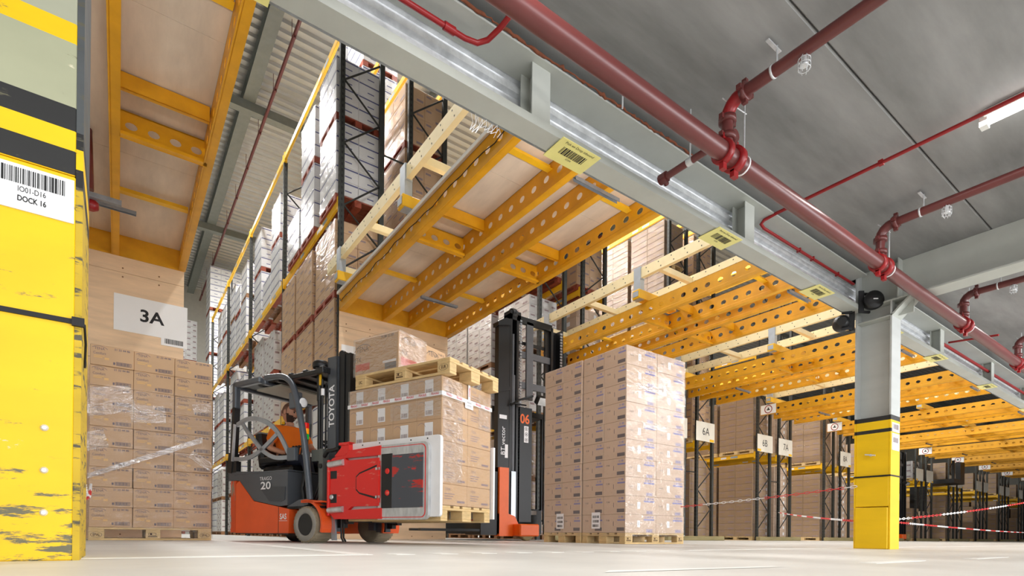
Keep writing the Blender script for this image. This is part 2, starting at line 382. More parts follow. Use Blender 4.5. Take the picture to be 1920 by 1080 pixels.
# ---------------------------------------------------------------- header truss over the opening
hd = bpy.data.objects.new('trim_header', None); COL.objects.link(hd); hd['kind'] = 'structure'
for xa, xb in ((-3, 6.07), (6.19, 60)):
    c = MB().box(xa, xb, 2.40, 2.527, 2.392, 2.404); c.box(xa, xb, 2.40, 2.408, 2.404, 2.44); c.box(xa, xb, 2.519, 2.527, 2.404, 2.44)
    c.build('bottom_chord', M['steelgrey'], hd)
    c = MB().box(xa, xb, 2.365, 2.56, 2.74, 2.752); c.box(xa, xb, 2.445, 2.465, 2.752, 2.82)
    c.build('top_chord', M['steelgrey'], hd)
    zs = []; z = 2.405
    while z < 2.745: zs += [(2.556, z), (2.556, z+.035), (2.585, z+.045), (2.585, z+.075)]; z += .085
    zs.append((2.57, 2.76))
    vs = [(x, py, pz) for py, pz in zs for x in (xa, xb + (.12 if xa < 0 else 0))]
    MB().add(vs, [(2*i, 2*i+1, 2*i+3, 2*i+2) for i in range(len(zs)-1)]).build('corrugated_sheet', M['galv'], hd)
    if xa < 0:
        f = MB(); r = random.Random(4); x = -.5; pts = []; rs = []
        while x < 3.3: pts.append((x, 2.358+r.uniform(-.006, .006), 2.757+r.uniform(-.003, .006))); rs.append(r.uniform(.003, .011)); x += r.uniform(.012, .03)
        f.tube(pts, rs, 6); f.build('fire_foam_seam', M['rust'], hd)
for x in (-.25, 1.915, 4.03, 8.4, 10.56, 12.72, 14.9):
    c = MB().box(x-.065, x+.065, 2.408, 2.416, 2.404, 2.74); c.box(x-.065, x+.065, 2.511, 2.519, 2.404, 2.74); c.box(x-.006, x+.006, 2.416, 2.511, 2.404, 2.74)
    c.box(x-.065, x+.065, 2.408, 2.519, 2.44, 2.446)
    c.build('truss_post', M['steelgrey'], hd)
# barcode tags under the header
def header_tag(px, w, lab, seed):
    t = thing('location_tag', lab, 'tag', (px, 2.455, 2.39), 0, 'yellow tags under the header')
    MB().box(-w, w, -.085, .10, -.006, -.002).build('tag_board', M['paleyellow'], t)
    p = MB(); barcode(p, w*1.25, .06, UNDER(0, -.0, -.007), seed, 22)
    put_text(p, 'Pick en Drop inbound', .026, UNDER(0, -.062, -.007), sx=.95); put_text(p, 'IO%02d' % seed, .02, UNDER(0, .047, -.007))
    p.build('print', M['ink'], t)
for i, (x, l) in enumerate(((.36, 'pale yellow barcode tag at the near end of the header, cut by the frame'), (2.2, 'pale yellow barcode tag under the header at the boarded deck, second joist'),
        (3.72, 'pale yellow barcode tag under the header between boarded deck and bare joists'), (5.25, 'pale yellow barcode tag under the header beside the black loudspeaker'),
        (6.9, 'pale yellow barcode tag just past the yellow column on the header'), (8.35, 'pale yellow barcode tag under the first header post past the column'),
        (10.5, 'pale yellow barcode tag under the second header post past the yellow column'), (12.9, 'pale yellow barcode tag on the far header, third past the yellow column'))):
    header_tag(x, .15, l, 3+i)

# ---------------------------------------------------------------- right-hand column and cross beam
mcol = band_mat('column_bands', [(0, YEL), (1.14, BLK), (1.18, YEL), (1.26, BLK), (1.31, GRY)], wear=(.70, .76), wearcol=srgb(235, 225, 190), scale=5, smudge=.05)
col = bpy.data.objects.new('column_steel', None); COL.objects.link(col); col['kind'] = 'structure'
MB().box(6.08, 6.30, 2.145, 2.16, 0, 2.42).build('column_flange', mcol, col)
MB().box(6.08, 6.30, 2.455, 2.47, 0, 2.82).build('column_flange', mcol, col)
MB().box(6.184, 6.196, 2.16, 2.455, 1.31, 2.82).build('column_web', mcol, col)
MB().cbox(6.083, 6.297, 2.16, 2.455, .725, 1.31, .004).build('guard_panel', mcol, col)
MB().cbox(6.079, 6.297, 2.16, 2.455, .42, .715, .004).build('guard_panel', mcol, col)
MB().cbox(6.068, 6.297, 2.163, 2.455, .0, .412, .006).build('guard_panel', mcol, col)
MB().box(6.07, 6.31, 2.14, 2.47, .713, .727).build('guard_strap', M['ink'], col)
c = MB().box(6.084, 6.184, 2.16, 2.455, 2.275, 2.287); c.box(6.196, 6.296, 2.16, 2.455, 2.275, 2.287); c.build('stiffener_plate', M['steelgrey'], col)
c = MB(); c.add([(6.08, 2.145, 2.275), (6.30, 2.145, 2.275), (6.30, 1.99, 2.42), (6.08, 1.99, 2.42), (6.08, 2.16, 2.285), (6.30, 2.16, 2.285), (6.30, 2.0, 2.432), (6.08, 2.0, 2.432)],
   [(0, 1, 2, 3), (7, 6, 5, 4), (0, 3, 7, 4), (1, 5, 6, 2), (3, 2, 6, 7), (0, 4, 5, 1)]); c.build('haunch_plate', M['steelgrey'], col)
c = MB().box(6.183, 6.197, 2.0, 2.16, 2.29, 2.43); c.build('haunch_web', M['steelgrey'], col)
l = MB(); rect(l, 6.10, 6.28, 1.02, 1.24, Matrix.Identity(4)); 
lb = MB().box(6.10, 6.28, 2.141, 2.144, .97, 1.135); lb.box(6.10, 6.28, 2.141, 2.144, 1.15, 1.24); lb.build('column_label', M['labelwhite'], col)
p = MB(); barcode(p, .13, .05, FRONT(6.19, 2.1405, 1.2), 5, 20); barcode(p, .13, .05, FRONT(6.19, 2.1405, 1.07), 6, 20); p.build('label_print', M['faintink'], col)
p = MB().tube([(6.068, 2.31, .93), (6.05, 2.31, .93)], .012, 8); p.bar((6.055, 2.27, .925), (6.055, 2.36, .94), .02, .012); p.build('chain_hook', M['galv'], col)
cb = bpy.data.objects.new('trim_cross_beam', None); COL.objects.link(cb); cb['kind'] = 'structure'
MB().box(6.08, 6.30, -7, 2.455, 2.42, 2.434).build('beam_flange', M['steelgrey'], cb)
MB().box(6.183, 6.197, -7, 2.455, 2.434, 2.82).build('beam_web', M['steelgrey'], cb)
for y in (2.1, -.5): MB().box(6.09, 6.183, y-.005, y+.005, 2.434, 2.82).build('stiffener_plate', M['steelgrey'], cb)
# ---------------------------------------------------------------- left column, clad in boards
mleft = band_mat('dock_column_bands', [(0, YEL), (1.345, BLK), (1.42, YEL), (1.50, BLK), (1.58, srgb(178, 180, 150)), (1.80, YEL), (1.865, srgb(178, 180, 158))],
                 wear=(.655, .685), wearcol=srgb(228, 222, 194), scale=5, stretch=(1, 1, 2.6), smudge=.06, scuff=True)
lc = bpy.data.objects.new('column_dock', None); COL.objects.link(lc); lc['kind'] = 'structure'
for za, zb in ((.0, .835), (.838, 1.342), (1.345, 2.82)):
    MB().cbox(-.95, -.128, 2.45, 2.93, za, zb, .004).build('column_cladding', mleft, lc)
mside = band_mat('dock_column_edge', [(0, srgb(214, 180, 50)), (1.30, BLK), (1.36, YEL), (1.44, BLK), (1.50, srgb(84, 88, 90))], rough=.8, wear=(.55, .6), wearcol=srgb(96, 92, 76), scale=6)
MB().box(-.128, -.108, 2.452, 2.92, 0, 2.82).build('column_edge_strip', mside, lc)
s = MB().box(-.95, -.122, 2.444, 2.45, .826, .843); s.tube([(-.126, 2.445, .834), (-.10, 2.45, .83), (-.10, 2.55, .79), (-.105, 2.62, .72)], .004, 6); s.box(-.135, -.10, 2.438, 2.452, .82, .85)
s.build('cable_strap', M['ink'], lc)
for z in (.455, .31, .165):
    MB().lathe([(.012, 0), (.011, .004), (.006, .008)], 10, face((-.205, 2.45, z), (1, 0, 0), (0, 0, 1)) ).build('bolt', M['galv'], lc)
lb = MB().box(-.80, -.132, 2.4445, 2.4495, 1.175, 1.325); lb.build('dock_label', M['labelwhite'], lc)
p = MB(); barcode(p, .22, .052, FRONT(-.262, 2.4435, 1.287), 11, 44); put_text(p, 'IO01-D16', .026, FRONT(-.243, 2.4435, 1.243), sx=.68); put_text(p, 'DOCK 16', .026, FRONT(-.243, 2.4435, 1.212), True, sx=.68)
p.build('label_print', M['ink'], lc)
# ---------------------------------------------------------------- pallet racking: double rows, one every 4.37 m
ROWX = [-1.35 + 4.37*i for i in range(14)]
Y0, BAY = 9.3, 3.93
ROWNAME = ['behind the plywood wall marked 3A', 'behind the forklift', 'behind the black reach truck', 'carrying sign 6A', 'carrying signs 6B and 7A', 'carrying sign 8A',
           'first past the yellow column', 'second past the yellow column', 'third past the yellow column', 'fourth past the yellow column', 'fifth past the yellow column', 'sixth past the yellow column', 'seventh past the yellow column', 'eighth past the yellow column']
LEVELS = [2.62, 5.72, 8.62]                 # undersides of the beams, .12 deep
def upright_mesh(h):
    m = MB().box(0, .085, 0, .07, 0, h)
    m.mi = 1
    z = .1
    while z < h-.05: m.box(-.0015, 0, .022, .048, z, z+.045); m.box(.03, .055, -.0015, 0, z, z+.045); z += .1
    return m.mesh('upright', [M['upright'], M['ink']])
UPM = {}
def up_mesh(h):
    if h not in UPM: UPM[h] = upright_mesh(h)
    return UPM[h]
BRM = {}
def brace_mesh(dx, dz):
    k = (round(dx, 3), round(dz, 3))
    if k not in BRM: BRM[k] = MB().tube([(0, 0, 0), (dx, 0, dz)], .016, 6).mesh('brace', M['brace'])
    return BRM[k]
def beam_mesh(key=[None]):
    if key[0] is None:
        m = MB().cbox(0, .05, 0, BAY-.09, 0, .12, .006); m.box(-.004, .06, -.004, .05, -.04, .17); m.box(-.004, .06, BAY-.14, BAY-.086, -.04, .17)
        m.mi = 1; m.box(-.002, 0, .6, .85, .03, .09); m.box(-.002, 0, 2.1, 2.35, .03, .09); m.mi = 2; m.box(-.002, 0, 1.0, 1.2, .03, .09)
        key[0] = m.mesh('beam', [M['yellow'], mat('beam_label_blue', srgb(150, 170, 190), var=0), M['labelwhite']])
    return key[0]
def rack(i, nb, h=8.6, levels=LEVELS, detail=True):
    x0 = ROWX[i]
    t = thing('pallet_rack', 'tall double rack of dark uprights and yellow beams ' + ROWNAME[i], 'rack', (x0, Y0, 0), 0, 'rows of pallet racking')
    for k in range(nb+1):
        y = k*BAY
        for r0 in (0, 1.27):
            link('upright', up_mesh(h), t, (r0, y, 0))
            link('upright', up_mesh(h), t, (r0+.80, y+.07, 0), (0, 0, PI))
            z = .35; s = 0
            if not detail and k > 1: continue
            while z+.54 < h:
                if s % 2 == 0: link('brace', brace_mesh(.63, .54), t, (r0+.085, y+.035, z))
                else: link('brace', brace_mesh(-.63, .54), t, (r0+.715, y+.035, z))
                z += .54; s += 1
        for z in (1.9, 4.2, 6.9):
            if z < h: link('row_spacer', brace_mesh(.47, .0), t, (.80, y+.035, z))
    for k in range(nb):
        for z in levels:
            for r0 in (0, .75, 1.27, 2.02):
                link('beam', beam_mesh(), t, (r0 if r0 in (0, 1.27) else r0+.05, k*BAY+.08, z), None, (1 if r0 in (0, 1.27) else -1, 1, 1))
    return t
rack(1, 4); rack(2, 3); rack(3, 3); rack(4, 3); rack(5, 2, 5.6, LEVELS[:1], False)
for i in range(6, 14): rack(i, 2, 4.4, LEVELS[:1], False)

# ---------------------------------------------------------------- plywood end walls and row signs
def ply_wall(x0, x1, label, seams):
    t = thing('plywood_wall', label, 'wall panel', (x0, Y0-.06, 0))
    zs = [0] + seams + [4.16]
    for a, b in zip(zs, zs[1:]):
        MB().cbox(0, x1-x0, 0, .02, a+.002, b-.002, .002).build('plywood_sheet', M['ply'], t)
    s = MB(); r = random.Random(int(x0*10)+99)
    for a, b in zip(zs, zs[1:]):
        for z in (a+.06, (a+b)/2, b-.06):
            x = .12
            while x < x1-x0: s.lathe([(.011, 0), (.011, .003)], 6, face((x, 0, z), (1, 0, 0), (0, 0, 1))); x += .42
    s.build('screw_heads', M['woodbrown'], t)['kind'] = 'stuff'
    return t
ply_wall(-1.35, .755, 'plywood end wall behind the wrapped cartons, carrying the 3A sign', [1.22, 2.44, 3.66])
ply_wall(3.02, 5.11, 'plywood end wall behind the clamped load, under the boarded deck', [1.25, 2.5, 3.62])
def row_sign(x0, x1, z0, z1, s, label, y=Y0-.004, size=.30, m='signgrey', tail=False, ytag=None, tx=.5):
    t = thing('row_sign', label, 'sign', ((x0+x1)/2, y, (z0+z1)/2), 0, 'aisle row signs')
    w, h = (x1-x0)/2, (z1-z0)/2
    b = MB().box(-w, w, -.004, 0, -h, h)
    if tail: b.box(w-.32, w, -.004, 0, -h-.1, -h)
    b.build('sign_board', M[m], t)
    p = MB()
    if s: put_text(p, s, size, FRONT(-w+2*w*tx, -.0055, .0), tail, sx=1.05 if tail else .95)
    if tail: barcode(p, .23, .07, FRONT(w-.16, -.0055, -h-.035), 4, 26)
    if p.v: p.build('lettering', M['ink'], t)
    if ytag is not None:
        MB().box(-w+(2*w-.2)*ytag, -w+(2*w-.2)*ytag+.2, -.007, -.004, -h+.01, -h+.08).build('yellow_tag', M['yellow'], t)
row_sign(-.066, .8, 2.86, 3.36, '3A', 'white sign 3A on the plywood wall, above the wrapped cartons', size=.235, m='sign', tail=True, tx=.5, y=Y0-.062)
row_sign(3.06, 3.9, 2.78, 3.32, '', 'blank looking white sign on the plywood behind the mast of the forklift', m='sign', y=Y0-.062)
for i, (a, l) in enumerate(((3, '6A'), (4, '7A'))):
    row_sign(ROWX[a]+1.23, ROWX[a]+2.09, 2.79, 3.33, l, 'pale row sign reading %s on a dark rack end' % l, ytag=.95, tx=.52)
row_sign(ROWX[3]-.03, ROWX[3]+.83, 2.79, 3.33, '', 'pale row sign half hidden behind the tall double stack of cartons', ytag=0)
row_sign(ROWX[4]-.03, ROWX[4]+.86, 2.79, 3.33, '6B', 'pale row sign reading 6B on a dark rack end', ytag=0, tx=.48)
row_sign(ROWX[5]+1.23, ROWX[5]+2.1, 2.79, 3.33, '8A', 'pale row sign reading 8A beside the yellow column', ytag=1, tx=.45)
for i in range(6, 14):
    row_sign(ROWX[i]-.03, ROWX[i]+.83, 2.75, 3.3, '', 'small pale sign on the first upright pair of the rack ' + ROWNAME[i], ytag=0)
    row_sign(ROWX[i]+1.24, ROWX[i]+2.1, 2.75, 3.3, '', 'small pale sign on the second upright pair of the rack ' + ROWNAME[i], ytag=1)

# ---------------------------------------------------------------- yellow joist decks in front of each rack row
DZ, DH = 3.875, .285
DY0 = 3.0
def joist_mesh(y0, y1):
    m = MB(); m.web(0, .006, y0, y1, DZ+.004, DZ+DH-.004, .222, .048, .037)
    m.box(.0, .075, y0, y1, DZ, DZ+.005); m.box(.07, .075, y0, y1, DZ+.005, DZ+.022); m.box(0, .075, y0, y1, DZ+DH-.005, DZ+DH)
    m.add([(-.012, y0, DZ+.05), (-.012, y1, DZ+.05), (0, y1, DZ+.062), (0, y0, DZ+.062), (-.012, y0, DZ+.0), (-.012, y1, DZ+.0), (0, y0, DZ), (0, y1, DZ)], [(0, 1, 2, 3), (4, 5, 1, 0), (6, 7, 5, 4), (4, 0, 3, 6), (5, 7, 2, 1)])
    return m.mesh('joist', M['amber'])
JM = joist_mesh(DY0, Y0-.08)
def cross_mesh(w):
    m = MB(); T = Matrix.Rotation(-PI/2, 4, 'Z'); T = Matrix(((0, 1, 0, 0), (1, 0, 0, 0), (0, 0, 1, 0), (0, 0, 0, 1)))
    w_ = MB(); w_.web(0, .005, 0, w, 0, .26, w/4 if w < .8 else .2, .05, .036); m.add(w_.v, [f[::-1] for f in w_.f], T)
    m.box(0, w, -.06, .0, 0, .006); m.box(0, w, -.06, -.055, .006, .03); m.box(0, w, 0, .10, .254, .26); m.box(0, w, .05, .056, .2, .254)
    return m.mesh('cross_channel', M['amber'])
CRM = [cross_mesh(.70), cross_mesh(.73)]
ANG = MB().box(0, .70, -.04, .04, .0, .006).box(0, .70, -.004, .004, .006, .06).mesh('cross_angle', M['yellow'])
STRUT = MB().box(0, .66, -.021, -.019, 0, .042).box(0, .66, .019, .021, 0, .042).box(0, .66, -.021, .021, .04, .042).mesh('mounting_rail', M['galvdark'])
CBM = MB().box(0, .70, 0, .16, .135, .145).box(0, .70, 0, .008, 0, .135).box(0, .70, 0, .04, 0, .008).mesh('cross_beam', M['amber'])
def deck(i, label, boards=True, start=0, joists=(0, .77, 1.265, 2.045)):
    x0 = ROWX[i]
    t = thing('joist_deck', label, 'deck', (x0, 0, 0), 0, 'yellow joist decks')
    for k in joists: link('joist', JM, t, (k, 0, 0))
    for k, q in ((0, 0), (1.265, 1)):
        if k+.08 > start: link('cross_channel', CRM[q], t, (k+.07, 6.44, DZ))
    for k, w in ((.07, .70), (1.33, .71)):
        link('cross_beam', CBM, t, (k, 5.92, DZ+.13))
    for k in (.07, 1.33):
        link('cross_angle', ANG, t, (k, 7.88, DZ+.2)); link('cross_angle', ANG, t, (k, 4.6, DZ+.2))
    link('mounting_rail', STRUT, t, (.84, 7.86, DZ-.04)); link('mounting_rail', STRUT, t, (.84, 4.28, DZ-.04))
    if boards:
        xs = [start-.03, 1.05, 2.13] if start < .5 else [start-.2, 2.13]
        for a, b_ in zip(xs, xs[1:]):
            for ya, yb in ((DY0-.05, 5.1), (5.1, 7.2), (7.2, Y0-.02)):
                MB().box(a+.001, b_-.001, ya+.002, yb-.002, DZ+DH+.001, DZ+DH+.026).build('deck_board', M['plydeck'], t)
        e = MB().box(-.045, -.033, DY0, Y0-.05, DZ+DH-.012, DZ+DH+.03); e.build('edge_strip', M['white'], t)
        MB().box(0, 2.12, Y0-.078, Y0-.062, DZ, DZ+DH).build('end_channel', M['amber'], t)
    return t
deck(0, 'chipboard deck on yellow joists, above the cartons under the 3A sign', True)
d1 = deck(1, 'chipboard deck on four yellow joists, above the clamped load and forklift', True)
c = MB(); r = random.Random(3); y = Y0-.15; pts = []
while y > DY0: pts.append((-.008, y, DZ+.155+r.uniform(-.03, .02))); y -= .22
c.tube([(-.008, Y0-.1, DZ+.2)] + pts, .005, 5); c.build('cable', M['ink'], d1)
NM = ['', '', 'open yellow joist deck above the tall double stack of cartons', 'open yellow joist deck above signs 6A, left of the yellow column', 'open yellow joist deck ending at the rack end with signs 6B and 7A',
      'open yellow joist deck ending at the rack end with sign 8A']
for i in range(2, 14): deck(i, NM[i] if i < 6 else 'open yellow joist deck before the rack ' + ROWNAME[i], False)
# small white pictogram plates on the joist ends
for i in range(4, 14):
    t = thing('pictogram_plate', 'small white pictogram plate on the deck end at the rack ' + ROWNAME[i], 'sign', (ROWX[i]-.016, Y0-.34, DZ+.01), 0, 'pictogram plates')
    MB().box(-.004, 0, -.24, .24, 0, .28).build('plate', M['sign'], t)
    p = MB(); arc_band(p, .10, .125, 0, 2*PI, LEFTF(-.0055, 0, .14), 20); p.build('ring', M['red'], t); p = MB(); rect(p, -.05, .05, -.03, .0, LEFTF(-.0055, 0, .14)); rect(p, -.02, .02, 0, .05, LEFTF(-.0055, 0, .14)); p.build('figure', M['ink'], t)

# ---------------------------------------------------------------- cream ladder frames on brackets over each deck's edge
RAIL = MB().box(0, .012, DY0+.2, Y0+.2, 0, .17).box(.012, .07, DY0+.2, Y0+.2, 0, .012).box(.012, .07, DY0+.2, Y0+.2, .158, .17)
RAIL.mi = 1; yy = DY0+.3
while yy < Y0+.1: RAIL.box(-.001, 0, yy, yy+.018, .035, .053); RAIL.box(-.001, 0, yy+.05, yy+.068, .12, .138); yy += .26
RAILM = RAIL.mesh('rail', [M['cream'], M['ink']])
RUNG = MB().cbox(0, .88, -.04, .04, 0, .10, .004).mesh('rung', M['cream'])
BRK = MB().box(-.02, .085, -.075, .075, -.02, .19).box(-.02, .085, -.07, .07, -.36, -.02).mesh('bracket', M['galvlight'])
STUB = MB().cbox(-.05, .95, -.08, .08, 0, .15, .006).mesh('yellow_stub', M['yellow'])
STUBC = MB().box(-.058, -.05, -.06, .06, .03, .12).mesh('stub_cap', M['galvlight'])
def ladder(i, label):
    t = thing('guide_frame', label, 'frame', (ROWX[i]-.13, 0, 4.55), 0, 'cream guide frames')
    link('rail', RAILM, t); link('rail', RAILM, t, (.93, 0, 0))
    for y in (4.26, 6.0, 7.74, 9.3): link('rung', RUNG, t, (.05, y, .02))
    for y in (4.0, 6.4, 8.87):
        link('bracket', BRK, t, (0, y, 0))
        s = link('yellow_stub', STUB, t, (0, y, -.352)); link('stub_cap', STUBC, s)
for i in range(1, 11):
    ladder(i, ['', 'cream steel guide frame at the near edge of the boarded deck', 'cream steel guide frame above the reach truck mast', 'cream steel guide frame right of the tall double stack, beside sign 6A'][i] if i < 4 else 'cream guide frame over the deck before the rack ' + ROWNAME[i])
# ---------------------------------------------------------------- pallets and carton loads in the racks
PAL = {}
def rack_pallet_mesh(w, d, m):
    k = (round(w, 2), round(d, 2), m)
    if k not in PAL:
        b = MB()
        for j in range(5): yy = d*j/5; b.box(0, w, yy+.01, yy+d/5-.015, .105, .125)
        for x in (0, w/2-.06, w-.12):
            b.box(x, x+.12, 0, d, .085, .105); b.box(x, x+.12, 0, d, 0, .02)
            for y in (0, d/2-.06, d-.12): b.box(x, x+.12, y, y+.12, .02, .085)
        PAL[k] = b.mesh('pallet', M[m])
    return PAL[k]
CT = {}
def carton_mesh(w, d, h, style):
    k = (round(w, 3), round(d, 3), round(h, 3), style)
    if k in CT: return CT[k]
    b = MB().cbox(.002, w-.002, .002, d-.002, .0015, h-.0015, .006)
    mats = {'white': ['whitecarton', 'blueink'], 'grey': ['greycarton', 'faintink'], 'brown': ['kraft', 'faintink'], 'dark': ['kraftdark', 'faintink'], 'pale': ['kraft2', 'labelwhite']}[style]
    b.mi = 1
    F, L = FRONT(w/2, 0.0005, h/2), LEFTF(0.0005, d/2, h/2)
    if style == 'white':
        rect(b, -w*.48, w*.48, h*.30, h*.40, F); rect(b, -d*.48, d*.48, h*.30, h*.40, L); rect(b, -w*.1, w*.2, -h*.2, -h*.12, F)
    elif style == 'grey':
        rect(b, w*.12, w*.4, -h*.32, -h*.1, F); rect(b, -w*.4, -w*.1, h*.15, h*.35, F); rect(b, d*.1, d*.38, -h*.34, -h*.12, L); rect(b, -d*.38, -d*.12, h*.1, h*.3, L)
    elif style == 'pale':
        rect(b, -w*.1, w*.12, -h*.25, h*.2, F); rect(b, -d*.1, d*.1, -h*.25, h*.2, L)
    else:
        rect(b, w*.08, w*.42, -h*.36, -h*.2, F); rect(b, -w*.42, -w*.15, h*.2, h*.34, F); rect(b, d*.08, d*.42, -h*.36, -h*.2, L); rect(b, -d*.4, -d*.1, h*.24, h*.34, L)
    CT[k] = b.mesh('carton', [M[m] for m in mats]); return CT[k]
WD = {'white': 'blue-banded white', 'grey': 'printed white', 'brown': 'brown carton', 'dark': 'brown carton', 'pale': 'pale carton'}
PN = {'woodred': 'reddish', 'woodbrown': 'brown', 'wood': 'pine'}
FILMM = {}
def load(x, y, z, w, d, h, style, where, nx=2, ny=2, hl=.24, pal='woodred', film=True, jit=True):
    """a pallet and the wrapped cartons standing on it; x,y the corner nearest the photograph's lower left"""
    p = link('pallet', rack_pallet_mesh(w, d, pal), None, (x, y, z)); tag(p, '%s pallet, %s' % (PN[pal], where), 'pallet', 'pallets in the racking')
    t = thing('carton_load', '%s load, %s' % (WD[style], where), 'load', (x+random.uniform(-.012, .012)*jit, y, z+.126), random.uniform(-.012, .012)*jit, 'wrapped carton loads')
    n = max(1, round((h-.13)/hl)); cw, cd, ch = w/nx, d/ny, (h-.13)/n
    for k in range(n):
        for a in range(nx):
            for c in range(ny):
                if a > 0 and c > 0: continue                  # only the two sides that can be seen
                link('carton', carton_mesh(cw, cd, ch, style), t, (a*cw, c*cd, k*ch))
    if nx > 1 and ny > 1:
        kk = (round(w-cw, 3), round(d-cd, 3), round(h, 2), style)
        if kk not in FILMM: FILMM[kk] = MB().box(.002, w-cw-.002, .002, d-cd-.002, 0, h-.132).mesh('inner_cartons', M[{'white': 'whitecarton', 'grey': 'greycarton', 'brown': 'kraft', 'dark': 'kraftdark', 'pale': 'kraft2'}[style]])
        link('inner_cartons', FILMM[kk], t, (cw, cd, 0))
    if film:
        kk = (round(w, 3), round(d, 3), round(h, 2))
        if kk not in FILMM: FILMM[kk] = MB().box(-.006, w+.006, -.006, d+.006, -.03, h-.126).mesh('stretch_film', M['film'])
        link('stretch_film', FILMM[kk], t)
    return t
ORD = ['first', 'second', 'third', 'fourth', 'fifth', 'sixth', 'seventh', 'eighth', 'ninth', 'tenth', 'eleventh', 'twelfth', 'thirteenth', 'fourteenth', 'fifteenth', 'sixteenth']
LV = {0: 'floor level', 1: 'lowest beams', 2: 'middle beams', 3: 'top beams'}
LZ = {0: .0, 1: 2.745, 2: 5.845, 3: 8.745}
SHORT = ['beside sign 3A', 'behind the forklift', 'behind the reach truck', 'with sign 6A', 'with sign 6B', 'with sign 8A', 'first past the yellow column', 'second past the yellow column', 'third past the yellow column', 'fourth past the yellow column', 'fifth past the yellow column', 'sixth past the yellow column', 'seventh past the yellow column', 'eighth past the yellow column']
def slot(i, side, lv, y, d, halves, style, k, pal='woodred', w=.80, nx=2, ny=2, hl=.24, film=True, off=-.03):
    """halves: list of heights stacked on each other"""
    x = ROWX[i] + (off if side == 0 else 1.24) ; z = LZ[lv] + .002
    for q, h in enumerate(halves):
        wh = '%s, %s slot, %s%s, rack %s' % (LV[lv], ORD[k], ('near side' if side == 0 else 'back side'), ('' if len(halves) == 1 else (' lower', ' upper')[q]), SHORT[i])
        load(x, y, z, w, d, h, style, wh, nx, ny, hl, pal, film); z += h + .003
# rack behind the forklift
for k, (y, st) in enumerate(((9.42, 'brown'), (10.75, 'brown'), (12.02, 'brown'))): slot(1, 0, 1, y, (1.18, 1.15, 1.1)[k], [1.42, 1.36], st, k, hl=.22)
def back(i, side, lv, y, d, halves, st, k, **kw): slot(i, side, lv, y, d, halves, st, k, off=.10, w=.68, **kw)
for k, (y, hs) in enumerate(((14.5, [1.3, 1.1]), (15.85, [1.42, 1.2]), (18.5, [1.35, .9]), (19.8, [1.42, 1.25]), (22.4, [1.4, 1.1]), (23.7, [1.42, 1.3]))): back(1, 0, 1, y, 1.12, hs, 'grey' if k < 2 else 'white', k+3, hl=.25)
for k, (y, hs) in enumerate(((9.42, [1.4, 1.1]), (9.98, None), (10.70, [1.35, 1.1]), (11.72, [.95]), (12.5, None))):
    if hs: slot(1, 0, 2, y, .92, hs, 'white', k, hl=.25)
for k, (y, hs) in enumerate(((14.0, [1.4, 1.1]), (15.05, [.95]), (16.1, [1.4, 1.2]), (18.2, [1.4, 1.15]), (19.3, [1.3, .9]), (20.2, [1.4, 1.15]), (22.0, [1.4, 1.1]), (23.2, [1.4, 1.2]))): back(1, 0, 2, y, .9, hs, 'white', k+5, hl=.25, pal='woodbrown' if k % 2 else 'woodred')
for k, y in enumerate((9.45, 10.7, 11.95, 13.4, 14.7, 16.0, 18.7, 20., 22.7, 24.)): slot(1, 0, 0, y, 1.15, [1.3, 1.15], 'grey' if k % 3 else 'white', k, hl=.25, film=k < 4, pal='woodbrown', off=.10 if k > 2 else -.03, w=.68 if k > 2 else .8)
for k, y in enumerate((9.42, 10.6, 11.8)): slot(1, 1, 2, y, 1.1, [1.45, 1.2], 'brown', k, hl=.24)
for k, y in enumerate((9.42, 10.6, 11.8)): slot(1, 1, 1, y, 1.1, [1.45, 1.25], 'brown', k, hl=.24)
for k, y in enumerate((11.62, 12.72, 13.75, 14.8)): slot(1, 1, 3, y, 1.0, [1.6, 1.2], 'white', k, hl=.27)
# loads standing at the far end of the open aisle
for k, x in enumerate((3.25, 4.15)):
    for q in range(6): load(x, 27.6, q*2.0, .85, 1.2, 1.97, 'white', '%s layer, %s tower at the open aisle end' % (ORD[q], ('slim', 'wider')[k]), 2, 2, .28, film=False)
for q in range(5): load(2.05, 29.5, q*2.0, .9, 1.2, 1.97, 'grey', '%s layer, farthest tower beside the plywood edge' % ORD[q], 2, 2, .28, film=False)
# rack behind the reach truck
for k, y in enumerate((11.12, 12.3)): slot(2, 0, 1, y, 1.1, [1.45, 1.3], 'grey', k, hl=.2, pal='woodbrown')
slot(2, 0, 1, 9.6, 1.2, [1.4, 1.3], 'grey', 2, hl=.2, pal='woodbrown')
for k, y in enumerate((13.4, 14.7, 16.0)): slot(2, 0, 1, y, 1.15, [1.45, 1.3], 'white', k+3, hl=.25)
for k, y in enumerate((9.5, 10.8, 12.0, 13.4)): slot(2, 0, 0, y, 1.15, [1.3, 1.1], 'dark', k, hl=.24, pal='woodbrown')
for k, y in enumerate((9.45, 10.8, 12.05, 13.45)): slot(2, 0, 2, y, 1.15, [1.4, 1.2], 'white' if k else 'pale', k, hl=.24)
for k, y in enumerate((9.45, 10.8)): slot(2, 1, 1, y, 1.15, [1.45, 1.25], 'pale', k, hl=.24)
for k, y in enumerate((9.45, 10.8)): slot(2, 1, 2, y, 1.15, [1.4, 1.2], 'brown', k, hl=.24)
for k, y in enumerate((9.45, 10.8)): slot(2, 1, 0, y, 1.15, [1.3, 1.2], 'dark', k, hl=.24, pal='woodbrown')
